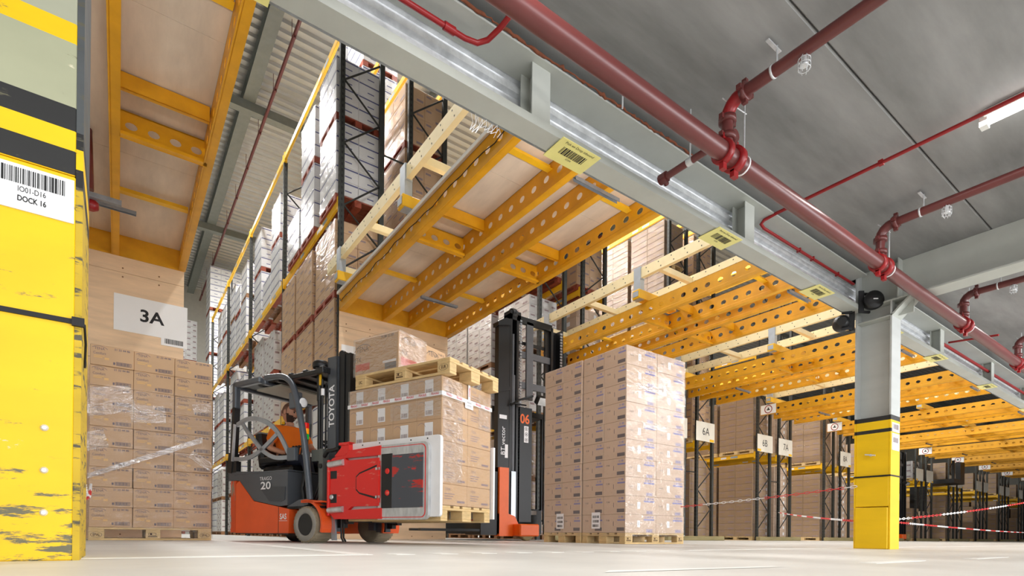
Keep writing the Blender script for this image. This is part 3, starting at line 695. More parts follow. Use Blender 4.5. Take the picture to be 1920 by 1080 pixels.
# rack with sign 6A
for k, y in enumerate((9.44, 10.72, 12.0, 13.42, 14.7)): slot(3, 0, 2, y, 1.15, [1.5, 1.2], 'dark', k, hl=.16, pal='wood')
for k, y in enumerate((9.44, 10.72, 12.0, 13.42)): slot(3, 0, 1, y, 1.15, [1.45, 1.3], 'dark', k, hl=.2, pal='wood')
for k, y in enumerate((9.44, 10.72)): slot(3, 1, 2, y, 1.15, [1.5, 1.2], 'brown', k, hl=.2, pal='wood')
for k, y in enumerate((9.44, 10.72)): slot(3, 1, 1, y, 1.15, [1.45, 1.3], 'brown', k, hl=.2, pal='wood')
for k, y in enumerate((9.5, 10.75, 12.0)): slot(3, 0, 0, y, 1.15, [2.3], 'dark', k, hl=.22, pal='wood', film=False)
for k, y in enumerate((9.5, 10.75)): slot(3, 1, 0, y, 1.15, [2.3], 'dark', k, hl=.22, pal='wood', film=False)
# racks with signs 6B, 7A and 8A and those past the column
for i in (4, 5):
    for k, y in enumerate((9.44, 10.72, 12.0, 13.42, 14.7, 16.0)):
        slot(i, 0, 0, y, 1.18, [2.42], 'dark', k, hl=.2, pal='wood'); slot(i, 0, 1, y, 1.18, [1.75], 'dark', k, hl=.2, pal='wood')
    for k, y in enumerate((9.44, 10.72)):
        slot(i, 1, 0, y, 1.18, [2.42], 'pale', k, hl=.2, pal='wood'); slot(i, 1, 1, y, 1.18, [1.6], 'pale', k, hl=.2, pal='wood')
for i in range(6, 14):
    for k, y in enumerate((9.44, 10.72, 12.0)):
        slot(i, 0, 0, y, 1.18, [(2.4, 1.5, 2.3, 1.9)[(i-6) % 4]], 'dark', k, nx=1, hl=.3, pal='wood', film=False); slot(i, 0, 1, y, 1.18, [(1.3, .9, 1.2, 1.0)[(i-6) % 4]], 'dark' if i != 7 else 'grey', k, nx=1, hl=.3, pal='wood', film=False)
    slot(i, 1, 0, 9.44, 1.18, [(2.3, 1.4, 2.0, 1.9)[(i-6) % 4]], 'pale', 0, nx=1, hl=.3, pal='wood', film=False)
# timber kerbs at the rack ends
for i in range(3, 14):
    t = MB().cbox(0, 2.5, 0, .14, 0, .12, .012).build('timber_kerb', M['timber'], None, (ROWX[i]-.2, Y0-.22, 0)); tag(t, 'low timber kerb on the floor at the end of the rack ' + ROWNAME[i], 'kerb', 'timber kerbs')
# ---------------------------------------------------------------- pallets with every board, and the three loads in front
EP = {}
def _pb():
    B = lambda *a: MB().cbox(*a, .003)
    m = M['wood']
    EP['top'] = [MB().cbox(0, 1.2, 0, w, 0, .022, .003).mesh('top_board', m) for w in (.145, .10)]
    EP['str'] = MB().cbox(0, .145, 0, .8, 0, .022, .003).mesh('stringer_board', m)
    EP['bot'] = [MB().cbox(0, 1.2, 0, w, 0, .022, .003).mesh('bottom_board', m) for w in (.145, .10)]
    EP['blk'] = [MB().cbox(0, .145, 0, w, 0, .078, .004).mesh('block', m) for w in (.145, .10)]
_pb()
M['brand'] = mat('burnt_brand', srgb(74, 48, 30), .8, var=0)
def euro_pallet(name_label, loc, rz, marks=('EPAL', '', 'EPAL'), long_front=True):
    """origin at one corner; 1.2 m along local x, .8 m along local y"""
    t = thing('pallet', name_label, 'pallet', loc, rz)
    for y, k in ((0, 0), (.1875, 1), (.3275, 0), (.5125, 1), (.655, 0)): link('top_board', EP['top'][k], t, (0, y, .122))
    for x in (0, .5275, 1.055): link('stringer_board', EP['str'], t, (x, 0, .100))
    for x in (0, .5275, 1.055):
        for y, k in ((0, 1), (.3275, 0), (.70, 1)): link('block', EP['blk'][k], t, (x, y, .022))
    for y, k in ((0, 1), (.3275, 0), (.70, 1)): link('bottom_board', EP['bot'][k], t, (0, y, 0))
    p = MB()
    for x, s in zip((.0725, .60, 1.1275), marks):
        F = FRONT(x, -.0012, .061)
        if s: put_text(p, s, .042, F, True, sx=.72)
        if s in ('EPAL', 'EUR'): arc_band(p, .048, .052, 0, 2*PI, F, 24, .56)
        if not s:
            frame_rect(p, -.045, .03, -.005, .025, .004, F); rect(p, -.03, -.01, .0, .02, F); rect(p, -.05, .04, -.022, -.012, F)
    p.build('burnt_mark', M['brand'], t)
    return t
def carton(me, pr_, label, loc, rz, group, extra=None):
    o = link('carton', me, None, loc, (0, 0, rz)); tag(o, label, 'carton', group)
    link('print', pr_, o)
    return o
def wrinkled(nx, nz, w, h, amp, seed, holes=None):
    """a crumpled film sheet in the x-z plane"""
    r = random.Random(seed); vs = []; fs = []
    from mathutils import noise
    for j in range(nz+1):
        for i in range(nx+1):
            u, v = i/nx*w, j/nz*h
            d = noise.noise(Vector((u*7, v*5, seed))) + .6*noise.noise(Vector((u*19+v*11, v*15, seed+7)))
            vs.append((u, -.002-amp*abs(d), v))
    for j in range(nz):
        for i in range(nx): fs.append((j*(nx+1)+i, j*(nx+1)+i+1, (j+1)*(nx+1)+i+1, (j+1)*(nx+1)+i))
    m = MB(); m.smooth = True; m.add(vs, fs); return m

# --- wrapped stack in front of the 3A sign
LX, LY, LRZ = -.262, 7.60, .012
euro_pallet('pine pallet with burnt ovals, under the wrapped stack below sign 3A', (LX, LY, 0), LRZ)
CW, CH = .40, .225
ca = MB().cbox(.0015, CW-.0015, 0, .8, .001, CH-.001, .005).mesh('carton', M['kraft'])
M['ink1'] = mat('carton_print_slate', srgb(116, 104, 112), .6, var=0); M['ink1y'] = mat('carton_print_yellow', srgb(226, 184, 120), .6, var=0)
p = MB(); F = FRONT(CW/2, -.0015, CH/2)
put_text(p, 'TENA', .04, F @ Matrix.Translation((-.115, .07, 0)), sx=.9); arc_band(p, .10, .104, PI*.25, PI*.72, F @ Matrix.Translation((-.115, .0, 0)), 10, .98)
put_text(p, 'Comfort', .036, F @ Matrix.Translation((-.115, .02, 0)), sx=.9); put_text(p, '21 22 44 86', .03, F @ Matrix.Translation((.09, .085, 0)), True)
frame_rect(p, .035, .175, -.09, -.05, .004, F); barcode(p, .125, .028, F @ Matrix.Translation((.105, -.07, 0)), 8, 26); rect(p, .008, .026, -.085, -.058, F)
p.mi = 1; rect(p, -.165, -.07, -.012, -.004, F); rect(p, -.165, -.09, -.03, -.02, F); rect(p, -.07, -.03, -.045, -.02, F)
pa = p.mesh('print', [M['ink1'], M['ink1y']])
r = random.Random(5)
ROWW = ['bottom', 'second', 'third', 'fourth', 'fifth', 'sixth', 'seventh', 'eighth', 'top']
for c in range(3):
    for k in range(9):
        q = Matrix.Rotation(LRZ, 4, 'Z') @ Vector((c*CW + r.uniform(-.003, .003), r.uniform(0, .012), 0))
        carton(ca, pa, 'brown carton below sign 3A, %s layer, %s column' % (ROWW[k], ('column-side', 'middle', 'forklift-side')[c]), (LX+q.x, LY+q.y, .1445+k*CH), LRZ+r.uniform(-.004, .004), 'cartons of the stack below sign 3A')
fl = thing('stretch_film', 'clear crinkled stretch film wrapped round the stack below sign 3A', 'film', (LX, LY, .02), LRZ)
m = MB().add([(-.012, -.013, 0), (1.212, -.013, 0), (1.212, .81, 0), (-.012, .81, 0), (-.012, -.016, 1.72), (1.212, -.016, 1.72), (1.212, .81, 1.72), (-.012, .81, 1.72)], [(0, 1, 5, 4), (1, 2, 6, 5), (3, 0, 4, 7)])
m.build('film_wrap', M['film'], fl)
for k, (x, z, w, h, rot, am, nx, nz) in enumerate(((-.01, 1.36, .46, .30, -.25, .02, 26, 22), (.38, 1.34, .34, .20, -.1, .016, 20, 14), (-.01, .98, .2, .2, -.3, .014, 12, 12), (.94, 1.0, .27, .10, .6, .012, 14, 8), (1.0, 1.52, .2, .12, -.2, .012, 12, 8))):
    o = wrinkled(nx, nz, w, h, am, k+2).build('crumpled_film', M['filmstrong'], fl, (x, -.018, z-.02)); o.rotation_euler = (0, -rot*-1, 0)
m = MB(); r = random.Random(2)
for k in range(9):
    a, b_ = Vector((-.01, -.022, .66+k*.006)), Vector((1.09, -.026, 1.20+k*.0075-.03))
    m.bar(a + (b_-a)*0, b_, .004, .007)
m.build('twisted_film_rope', M['filmstrong'], fl)

# --- tall double stack
M['ink2'] = mat('carton_print_violet', srgb(140, 138, 186), .6, var=0); M['ink2d'] = mat('carton_print_dark', srgb(104, 96, 100), .6, var=0)
TW, TD, TH = .60, .40, .242
tb = MB().cbox(.001, TW-.001, .001, TD-.001, .0008, TH-.0008, .005).mesh('carton', M['kraft2'])
p = MB(); F = FRONT(TW/2, -.0004, TH/2)
p.mi = 1; put_text(p, '73 88 95', .026, F @ Matrix.Translation((-.20, .0, 0)), sx=.9); p.mi = 2; rect(p, -.075, -.02, -.045, .045, F); p.mi = 1; rect(p, -.05, -.042, -.02, .03, F)
p.mi = 0; put_text(p, '21 88 05 40', .036, F @ Matrix.Translation((.16, .088, 0)), True); rect(p, .05, .26, .045, .066, F)
for j in range(7): rect(p, .11+.016*j, .12+.016*j, -.105, -.075, F)
frame_rect(p, .10, .235, -.11, -.07, .003, F)
L = LEFTF(-.0004, TD/2, TH/2)
p.mi = 1; put_text(p, '73 88', .03, L @ Matrix.Translation((-.11, .04, 0)), sx=.9); rect(p, -.012, -.004, -.03, .03, L); rect(p, .05, .18, -.095, -.05, L); p.mi = 0; put_text(p, '21 88', .036, L @ Matrix.Translation((.12, .085, 0)), True); rect(p, .06, .19, .035, .055, L)
tp = p.mesh('print', [M['ink2'], M['ink2d'], M['labelwhite']])
ROWT = ['bottom', 'second', 'third', 'fourth', 'fifth', 'sixth', 'seventh', 'eighth', 'ninth', 'top']
def tall(x, y, rz, which):
    euro_pallet('pale pallet under the %s half of the tall double stack' % which, (x, y, 0), rz, ('', '', ''))
    R = Matrix.Rotation(rz, 4, 'Z'); rr = random.Random(int(y*10))
    for k in range(10):
        for a in range(2):
            for c in range(2):
                if (a, c) == (1, 1) or (which == 'rear' and a == 1): continue
                q = R @ Vector((a*TW + rr.uniform(-.003, .003), c*TD + rr.uniform(-.003, .003), 0))
                side = {(0, 0): 'front corner', (1, 0): 'column-facing', (0, 1): 'truck-facing back'}[a, c]
                carton(tb, tp, 'carton in the %s half of the tall stack, %s layer, %s' % (which, ROWT[k], side), (x+q.x, y+q.y, .1445+k*TH), rz, 'cartons of the tall double stack')
    f = thing('stretch_film', 'tight clear film around the %s half of the tall double stack' % which, 'film', (x, y, .10), rz)
    MB().add([(-.008, -.008, 0), (1.208, -.008, 0), (1.208, .808, 0), (-.008, .808, 0), (-.008, -.008, 2.46), (1.208, -.008, 2.46), (1.208, .808, 2.46), (-.008, .808, 2.46)], [(0, 1, 5, 4), (1, 2, 6, 5), (3, 0, 4, 7)]).build('film_wrap', M['film'], f)
    if which == 'front':
        for k, (xx, z, w, h) in enumerate(((.2, 2.02, .85, .09), (.3, 1.52, .5, .08), (.62, 2.0, .16, .25), (0, 1.2, .5, .06))):
            wrinkled(24, 8, w, h, .010, k+11).build('crumpled_film', M['filmstrong'], f, (xx, -.012, z-.1))
    s = thing('pallet_sheet', 'white barcode sheet low on the %s half of the tall stack' % which, 'label', (x, y, 0), rz)
    b = MB(); b.box(-.0125, -.011, .44, .60, .20, .42) if which == 'front' else b.box(-.0125, -.011, .34, .50, .20, .42); b.build('sheet', M['labelwhite'], s)
    yy = .52 if which == 'front' else .42
    b = MB()
    for z in (.24, .30, .36): barcode(b, .12, .035, LEFTF(-.0132, yy, z), 4+int(z*50), 16)
    b.build('print', M['ink'], s)
tall(5.276, 4.823, .0, 'front'); tall(5.262, 5.640, .012, 'rear')

# --- load held by the clamp forklift; the forklift's own frame: x across, -y forward
FX, FY, FRZ = 2.370, 4.382, math.atan2(.3864, .9223)
FM = Matrix.Translation((FX, FY, 0)) @ Matrix.Rotation(FRZ, 4, 'Z')
def fw(x, y, z=0): return FM @ Vector((x, y, z))
RZ90 = FRZ - PI/2                        # pallets with their long side along the forklift's y
def pallet_f(lab, x, y, z, marks): return euro_pallet(lab, fw(x, y+1.2, z), RZ90, marks)
pallet_f('pine pallet lifted by the forklift, under the load with the FRAGILE tape', 0, 0, .225, ('EPAL', '', 'EPAL'))
pallet_f('pale pine pallet marked EUR, lying on top of the load with the FRAGILE tape', -.015, -.10, 1.549, ('UIC', '', 'EUR'))
HW, HD, HH = .3, .4, .196
hc = MB().cbox(.001, HD-.001, .001, HW-.001, .0008, HH-.0008, .004).mesh('carton', M['kraft'])
p = MB(); L = LEFTF(-.0004, HW/2, HH/2)
p.mi = 1; rect(p, -.05, .05, -.06, .075, L); p.mi = 0; barcode(p, .08, .04, L @ Matrix.Translation((0, -.03, .0006)), 3, 16); arc_band(p, .05, .054, .3, 2.4, L @ Matrix.Translation((-.09, .02, 0)), 8)
F = FRONT(HD/2, -.0004, HH/2); put_text(p, 'TENA', .035, F @ Matrix.Translation((-.1, .05, 0)), sx=.9)
for j in range(3): rect(p, -.15, -.0-.02*j, .005-.022*j, .012-.022*j, F)
rect(p, .04, .16, -.07, -.05, F)
hp = p.mesh('print', [M['faintink'], M['labelwhite']])
for k in range(6):
    for a in range(4):
        for c in range(2):
            if c == 1 and a > 0: continue
            w = fw(c*HD, a*HW, .371+k*HH)
            carton(hc, hp, 'carton held by the clamp forklift, %s layer, %s' % (ROWW[k] if k < 5 else 'top', ('front corner', 'second from front', 'third from front', 'next to the mast')[a] if c == 0 else 'far front corner'), w, FRZ, 'cartons of the clamped load')
b = MB().box(.402, .798, .302, 1.198, .372, 1.545); o = b.build('carton_block', M['kraft'], None, (FX, FY, 0), (0, 0, FRZ)); tag(o, 'inner cartons hidden behind the front cartons of the clamped load', 'carton')
f = thing('stretch_film', 'crinkled clear film around the load with the FRAGILE tape', 'film', (FX, FY, 0), FRZ)
MB().add([(-.008, -.008, .36), (.808, -.008, .36), (.808, 1.208, .36), (-.008, 1.208, .36), (-.008, -.008, 1.546), (.808, -.008, 1.546), (.808, 1.208, 1.546), (-.008, 1.208, 1.546)], [(0, 1, 5, 4), (1, 2, 6, 5), (3, 0, 4, 7)]).build('film_wrap', M['film'], f)
for k, (z, h) in enumerate(((1.36, .18), (1.18, .16))):
    o = wrinkled(40, 14, 1.2 if k == 0 else .62, h, .010, 21+k).build('crumpled_film', M['filmstrong'], f, (-.009, 1.2 if k == 0 else .62, z)); o.rotation_euler = (0, 0, -PI/2)
wrinkled(26, 40, .30, .95, .010, 31).build('crumpled_film', M['filmstrong'], f, (.0, -.009, .58))
wrinkled(16, 20, .22, .35, .008, 33).build('crumpled_film', M['filmstrong'], f, (.56, -.009, 1.15))
tpz = thing('fragile_tape', 'white tape printed FRAGILE in red round the clamped load', 'tape', (FX, FY, 0), FRZ)
M['tapered'] = mat('tape_print_red', srgb(206, 40, 62), .5, var=0)
MB().box(-.013, -.0105, -.012, 1.21, 1.365, 1.402).box(-.012, .80, -.013, -.0105, 1.365, 1.402).box(.385, .42, -.013, -.0105, 1.402, 1.545).build('tape_strip', M['labelwhite'], tpz)
p = MB()
for j in range(8): put_text(p, 'FRAGILE', .031, LEFTF(-.0138, .07+.15*j, 1.384), True, sx=.78)
for j in range(5):
    if j != 2: put_text(p, 'FRAGILE', .031, FRONT(.09+.155*j, -.0138, 1.384), True, sx=.78)
put_text(p, 'FRAGILE', .03, face((.4025, -.0138, 1.475), (0, 0, -1), (1, 0, 0)), True, sx=.78)
p.build('tape_lettering', M['tapered'], tpz)
MB().box(.335, .465, -.0155, -.0135, 1.315, 1.40).build('sticker', M['labelwhite'], tpz)
p = MB(); put_text(p, 'FRAGILE', .024, FRONT(.40, -.0162, 1.373), sx=.8); put_text(p, 'GOODS', .024, FRONT(.40, -.0162, 1.343), sx=.8); p.build('sticker_print', M['ink'], tpz)
# two big cartons on the upper pallet
M['ink3'] = mat('carton_print_charcoal', srgb(88, 82, 82), .6, var=0); M['ink3r'] = mat('carton_print_red', srgb(214, 84, 60), .6, var=0)
def big(x, y, w, d, h, lab, left):
    o = MB().cbox(0, w, 0, d, 0, h, .006).build('carton', M['kraft'], None, fw(x, y, 1.694), (0, 0, FRZ)); tag(o, lab, 'carton', 'big cartons on the upper pallet')
    p = MB(); F = FRONT(w/2, -.0008, h/2); s = 1 if w > .36 else .9
    put_text(p, 'TENA', .075*s, F @ Matrix.Translation((-w*.1, h*.30, 0)), sx=.9); arc_band(p, .15*s, .156*s, PI*.25, PI*.8, F @ Matrix.Translation((-w*.1, h*.02, 0)), 10)
    put_text(p, 'FIX', .07*s, F @ Matrix.Translation((-w*.28, -h*.02, 0)), sx=.9); put_text(p, '74 88 22', .03, F @ Matrix.Translation((w*.28, h*.38, 0)))
    if left:
        L = LEFTF(-.0008, d/2, h/2); put_text(p, 'TENA', .075, L @ Matrix.Translation((-d*.32, h*.22, 0)), sx=.9); put_text(p, 'FIX', .07, L @ Matrix.Translation((-d*.42, -h*.05, 0)), sx=.9); arc_band(p, .15, .156, PI*.25, PI*.8, L @ Matrix.Translation((-d*.3, -.02, 0)), 10)
        put_text(p, '74 88 22 55', .036, L @ Matrix.Translation((d*.25, h*.43, 0)), True); rect(p, d*.2, d*.45, -h*.43, -h*.27, L)
        p.mi = 1; rect(p, -d*.48, -d*.15, -h*.35, -h*.16, L); rect(p, -w*.42, w*.25, -h*.36, -h*.14, F)
        p.mi = 2; rect(p, d*.15, d*.45, -h*.26, -h*.20, L)
    p.build('print', [M['ink3'], M['ink3r'], M['labelwhite']], o)
    return o
big(.04, .57, .39, .60, .375, 'big wrapped carton with red patches on the upper pallet', True)
big(.45, .60, .35, .50, .375, 'plain big carton behind the wrapped one on the upper pallet', False)
f = thing('stretch_film', 'loose film over the big carton on the upper pallet', 'film', (FX, FY, 1.694), FRZ)
MB().box(.03, .435, .56, 1.18, .0, .385).build('film_wrap', M['film'], f)
o = wrinkled(30, 24, .6, .38, .012, 41).build('crumpled_film', M['filmstrong'], f, (.028, 1.175, .0)); o.rotation_euler = (0, 0, -PI/2)
wrinkled(20, 24, .4, .38, .012, 43).build('crumpled_film', M['filmstrong'], f, (.03, .558, .0))
# film layer strength: thin out the crumpled film
# ---------------------------------------------------------------- forklift with a carton clamp
M['fk_orange'] = mat('truck_orange', srgb(236, 92, 36), .38, var=.08, scale=2)
M['fk_worn'] = mat('counterweight_orange_worn', srgb(216, 80, 34), .45, col2=srgb(150, 130, 110), thr=(.34, .40), scale=4, stretch=(3, 3, 1))
M['fk_grey'] = mat('truck_slate_grey', srgb(84, 88, 94), .32, .1, var=.08, scale=2)
M['fk_tube'] = mat('guard_slate_grey', srgb(92, 98, 106), .28, .25, var=.06)
M['fk_black'] = mat('truck_black', srgb(24, 24, 25), .42, var=.1)
M['tyre'] = mat('dusty_tyre', srgb(146, 134, 112), .8, var=.14, scale=8)
M['tyreside'] = mat('tyre_sidewall', srgb(150, 146, 138), .7, var=.15, scale=10)
M['clampred'] = mat('clamp_red', srgb(226, 42, 36), .38, col2=srgb(222, 120, 104), thr=(.30, .36), scale=5, stretch=(1, 1, 4))
M['clampblack'] = mat('clamp_pad_black', srgb(84, 88, 96), .4, .3, col2=srgb(200, 60, 54), thr=(.41, .45), scale=3.0, stretch=(1, 1, 3))
M['alu'] = mat('scuffed_aluminium', srgb(206, 208, 210), .35, .6, var=.2, scale=6, stretch=(1, 3, 1))
M['padwhite'] = mat('pad_white', srgb(238, 238, 240), .45, var=.05, scale=4)
M['skin'] = mat('skin', srgb(206, 150, 122), .5, var=.05)
M['orangeshirt'] = mat('shirt_orange', srgb(255, 122, 10), .8, var=.05)
M['jeans'] = mat('trousers_navy', srgb(44, 50, 70), .85, var=.1)
M['beard'] = mat('beard_dark', srgb(62, 44, 36), .9, var=.2, scale=30)
M['hair'] = mat('hair_short', srgb(128, 92, 74), .9, var=.12, scale=40)
fk = thing('forklift', 'small orange and grey forklift with a red carton clamp, lifting the FRAGILE load', 'forklift', (FX, FY, 0), FRZ)
X0, X1 = -.14, .94
# lower chassis and counterweight
b = MB().prism([(1.96, .10), (2.92, .088), (2.92, .66), (2.86, .695), (2.585, .457), (2.135, .386), (1.95, .355)], 'x', X0, X1); b.build('chassis_panel', M['fk_orange'], fk)
b = MB(); prof = [(X0+.0, 2.925), (X1, 2.925), (X1, 3.02), (X1-.05, 3.075), (X1-.2, 3.11), (X0+.2, 3.11), (X0+.05, 3.075), (X0, 3.02)]
b.prism(prof, 'z', .10, .70); b.build('counterweight', M['fk_worn'], fk)
b = MB().prism([(2.135, .392), (2.585, .463), (2.865, .703), (3.085, .705), (3.075, .80), (2.96, .81), (1.99, .765), (1.99, .40)], 'x', X0+.006, X1-.006); bc = b.build('battery_cover', M['fk_grey'], fk)
MB().cbox(X0, X1, 1.98, 2.96, .768, .785, .005).build('cover_lid', M['fk_tube'], bc)
MB().prism([(2.10, .44), (2.30, .45), (2.46, .60), (2.46, .62), (2.02, .60), (2.03, .46)], 'x', X0-.001, X0+.01).build('recessed_panel', mat('panel_dark_slate', srgb(62, 66, 72), .3, var=.04), bc)
MB().box(X0+.01, X1-.01, 1.45, 2.0, .36, .385).build('footwell_floor', M['fk_black'], fk)
MB().prism([(1.96, .365), (2.0, .385), (1.9, .42), (1.80, .455), (1.70, .46), (1.66, .455), (1.66, .40), (1.86, .36)], 'x', X0+.01, X0+.12).build('step_edge', M['fk_grey'], fk)
b = MB().box(-.08, .90, 1.50, 1.56, .38, .98); b.box(-.06, .88, 1.56, 1.70, .86, .98); cw = b.build('front_cowl', mat('cowl_grey_green', srgb(96, 100, 96), .5, var=.1), fk)
MB().lathe([(.028, 0), (.024, .012)], 12, Matrix.Translation((-.081, 1.53, .80)) @ Matrix.Rotation(-PI/2, 4, 'Y')).build('cowl_knob', M['fk_black'], cw)
b = MB().tube([(-.04, 1.85, .40), (-.05, 1.83, .5), (-.03, 1.88, .58), (-.02, 1.86, .7), (0, 1.88, .76)], .022, 8); b.tube([(0, 1.93, .40), (.0, 1.90, .55), (.02, 1.92, .76)], .016, 8); b.build('boot_hose', M['fk_black'], fk)
# fenders, wheels
def arc_plate(cy, cz, r0, r1, a0, a1, x0, x1, n=14):
    m = MB()
    P = lambda r, a: (cy + r*math.cos(a), cz + r*math.sin(a))
    for i in range(n):
        a, c = a0+(a1-a0)*i/n, a0+(a1-a0)*(i+1)/n
        m.prism([P(r0, a), P(r1, a), P(r1, c), P(r0, c)], 'x', x0, x1)
    return m
m = arc_plate(1.66, .19, .235, .262, math.radians(75), math.radians(198), X0-.02, .10); m.prism([(1.735, .418), (1.735, .446), (1.42, .435), (1.40, .418)], 'x', X0-.02, .10); m.build('fender', M['fk_orange'], fk)
m = arc_plate(1.66, .19, .235, .262, math.radians(75), math.radians(198), .70, X1+.02); m.prism([(1.735, .418), (1.735, .446), (1.42, .435), (1.40, .418)], 'x', .70, X1+.02); m.build('fender', M['fk_orange'], fk)
def wheel(x, y, r, w, side, drive=True):
    T = Matrix.Translation((x, y, r)) @ Matrix.Rotation(-PI/2*side, 4, 'Y')     # lathe axis towards -x when side = 1
    m = MB(); m.lathe([(r*.62, w-.01), (r*.70, w+.004), (r*.93, w+.002), (r, w-.018), (r, .02), (r*.93, 0), (r*.62, .0)], 36, T); m.mi = 1
    t = m.build('wheel', [M['tyre'], M['tyreside']], fk)
    rb = MB()
    for k in range(30):
        a = 2*PI*k/30
        rb.box(-.006, .006, r-.004, r+.004, .03, w-.03, T @ Matrix.Rotation(a, 4, 'Z') )
        rb.box(-.010, .010, r*.97-.006, r*.985, w-.016, w-.002, T @ Matrix.Rotation(a, 4, 'Z'))
    rb.build('tyre_tread', M['tyre'], t)['kind'] = 'stuff'
    sw = MB(); sw.lathe([(r*.60, w-.012), (r*.63, w+.004), (r*.70, w+.007), (r*.90, w+.005), (r*.92, w+.001), (r*.60, w-.03)], 36, T); sw.build('sidewall', M['tyreside'], t)
    rm = MB(); rm.lathe([(r*.60, w-.004), (r*.56, w-.012), (r*.54, w-.05), (r*.3, w-.055), (r*.26, w-.03), (r*.2, w-.02), (0.001, w-.02)], 28, T)
    rm.build('rim', M['fk_black'], t)
    bl = MB()
    for k in range(5):
        a = 2*PI*k/5+.3; bl.lathe([(.014, w-.052), (.013, w-.036), (.004, w-.034)], 8, T @ Matrix.Translation((r*.42*math.cos(a), r*.42*math.sin(a), 0)))
    bl.build('wheel_nuts', M['galv'], t)
wheel(.08, 1.66, .19, .245, 1); wheel(.72, 1.66, .19, .245, -1)
for x in (.28, .46):
    m = MB(); T = Matrix.Translation((x, 2.45, .17)) @ Matrix.Rotation(PI/2, 4, 'Y'); m.lathe([(.10, 0), (.165, .0), (.17, .015), (.17, .095), (.165, .11), (.10, .11)], 28, T); m.build('rear_wheel', M['fk_black'], fk)
# overhead guard
def smooth(pts, n=4):
    out = []; P = [Vector(p) for p in pts]
    for i in range(len(P)-1):
        a, b_, c, d = P[max(i-1, 0)], P[i], P[i+1], P[min(i+2, len(P)-1)]
        for k in range(n):
            t = k/n; out.append(.5*((2*b_)+(c-a)*t+(2*a-5*b_+4*c-d)*t*t+(3*b_-a-3*c+d)*t**3))
    return out + [P[-1]]
for x in (X0+.035, X1-.035):
    pts = smooth([(x, 2.42, 1.835), (x, 2.15, 1.812), (x, 2.0, 1.735), (x, 1.915, 1.60), (x, 1.825, 1.33), (x, 1.745, 1.0), (x, 1.66, .45)], 5)
    m = MB(); m.tube(pts, .034, 10); m.build('front_pillar', M['fk_tube'], fk)
    m = MB().cbox(x-.035, x+.035, 2.50, 3.0, 1.79, 1.86, .014); m.cbox(x-.035, x+.035, 2.95, 3.02, 1.55, 1.85, .012); m.build('rear_rail', M['fk_tube'], fk)
    m = MB(); m.bar((x, 2.985, 1.56), (x, 3.02, 1.02), .05, .07, (1, 0, 0)); m.bar((x, 3.02, 1.03), (x, 3.06, .80), .09, .08, (1, 0, 0)); m.box(x-.03, x+.03, 2.93, 3.06, .80, .93); m.build('rear_pillar', M['fk_black'], fk)
    m = MB(); m.bar((x-.036, 2.955, 1.36), (x-.036, 2.99, .93), .014, .03, (1, 0, 0)); m.build('pillar_strip', M['alu'], fk)
rf = MB().box(X0+.08, X1-.08, 1.50, 2.98, 1.80, 1.812).build('roof_panel', M['fk_black'], fk)
for y in (1.52, 1.78, 2.02, 2.25, 2.48, 2.96): MB().cbox(X0+.04, X1-.04, y-.03, y+.03, 1.77, 1.835, .008).build('roof_bar', M['fk_tube'] if y > 2.3 else M['fk_black'], rf)
MB().box(.0, .80, 2.30, 2.75, 1.755, 1.775).build('roof_lining', mat('lining_beige', srgb(176, 172, 158), .6, var=.05), rf)
for x in (X0+.06, X1-.06): MB().cbox(x-.025, x+.025, 1.48, 2.1, 1.76, 1.81, .006).build('roof_side_bar', M['fk_black'], rf)
# curved side guard
def flatbar(pts, w, name):
    m = MB(); P = smooth(pts, 6); x = X0-.01
    for a, c in zip(P, P[1:]): m.bar(a, c, .018, w, (0, (c-a).z, -(c-a).y))
    return m.build(name, M['alu2'], fk)
M['alu2'] = mat('guard_bar_steel', srgb(168, 174, 182), .28, .55, var=.1)
xg = X0-.005
flatbar([(xg, 2.90, 1.345), (xg, 2.70, 1.392), (xg, 2.50, 1.374), (xg, 2.30, 1.30), (xg, 2.12, 1.165), (xg, 1.95, .94)], .05, 'side_guard_bar')
flatbar([(xg, 2.80, 1.36), (xg, 2.70, 1.25), (xg, 2.597, 1.165), (xg, 2.42, 1.02), (xg, 2.20, .925), (xg, 1.96, .91)], .045, 'side_guard_bar')
flatbar([(xg, 2.95, .955), (xg, 2.75, .945), (xg, 2.544, .98), (xg, 2.33, 1.08), (xg, 2.15, 1.185)], .045, 'side_guard_bar')
MB().cbox(xg-.02, xg+.03, 1.84, 1.97, .87, 1.01, .006).build('guard_latch', M['fk_tube'], fk)
# seat, steering, controls
st = MB().cbox(.12, .68, 2.28, 2.82, .79, .885, .03).build('seat', M['fk_black'], fk)
b = MB(); b.cbox(.14, .66, -.05, .06, 0, .46, .03, Matrix.Translation((0, 2.87, .87)) @ Matrix.Rotation(math.radians(-12), 4, 'X')); b.build('seat_back', M['fk_black'], st)
MB().cbox(.06, .13, 2.36, 2.8, .90, .99, .02).build('armrest', M['fk_black'], st)
b = MB(); r = random.Random(3)
for k in range(4): b.tube([(.09, 2.22-.05*k, .97), (.09, 2.20-.05*k, 1.06)], .008, 6); b.lathe([(.002, 0), (.016, .01), (.014, .03), (.002, .036)], 8, Matrix.Translation((.09, 2.20-.05*k, 1.05)))
b.build('lever', M['fk_black'], fk)
sw = MB(); c0 = Vector((.45, 1.93, 1.10)); R = Matrix.Rotation(math.radians(28), 4, 'X')
ring = [c0 + R @ Vector((.16*math.cos(2*PI*k/20), .16*math.sin(2*PI*k/20), 0)) for k in range(21)]; sw.tube(ring, .013, 6, False)
for k in (0, 7, 13): sw.bar(c0, ring[k], .02, .012)
sw.tube([c0, (.45, 1.62, .9)], .03, 8); sw.build('steering_wheel', M['fk_black'], fk)
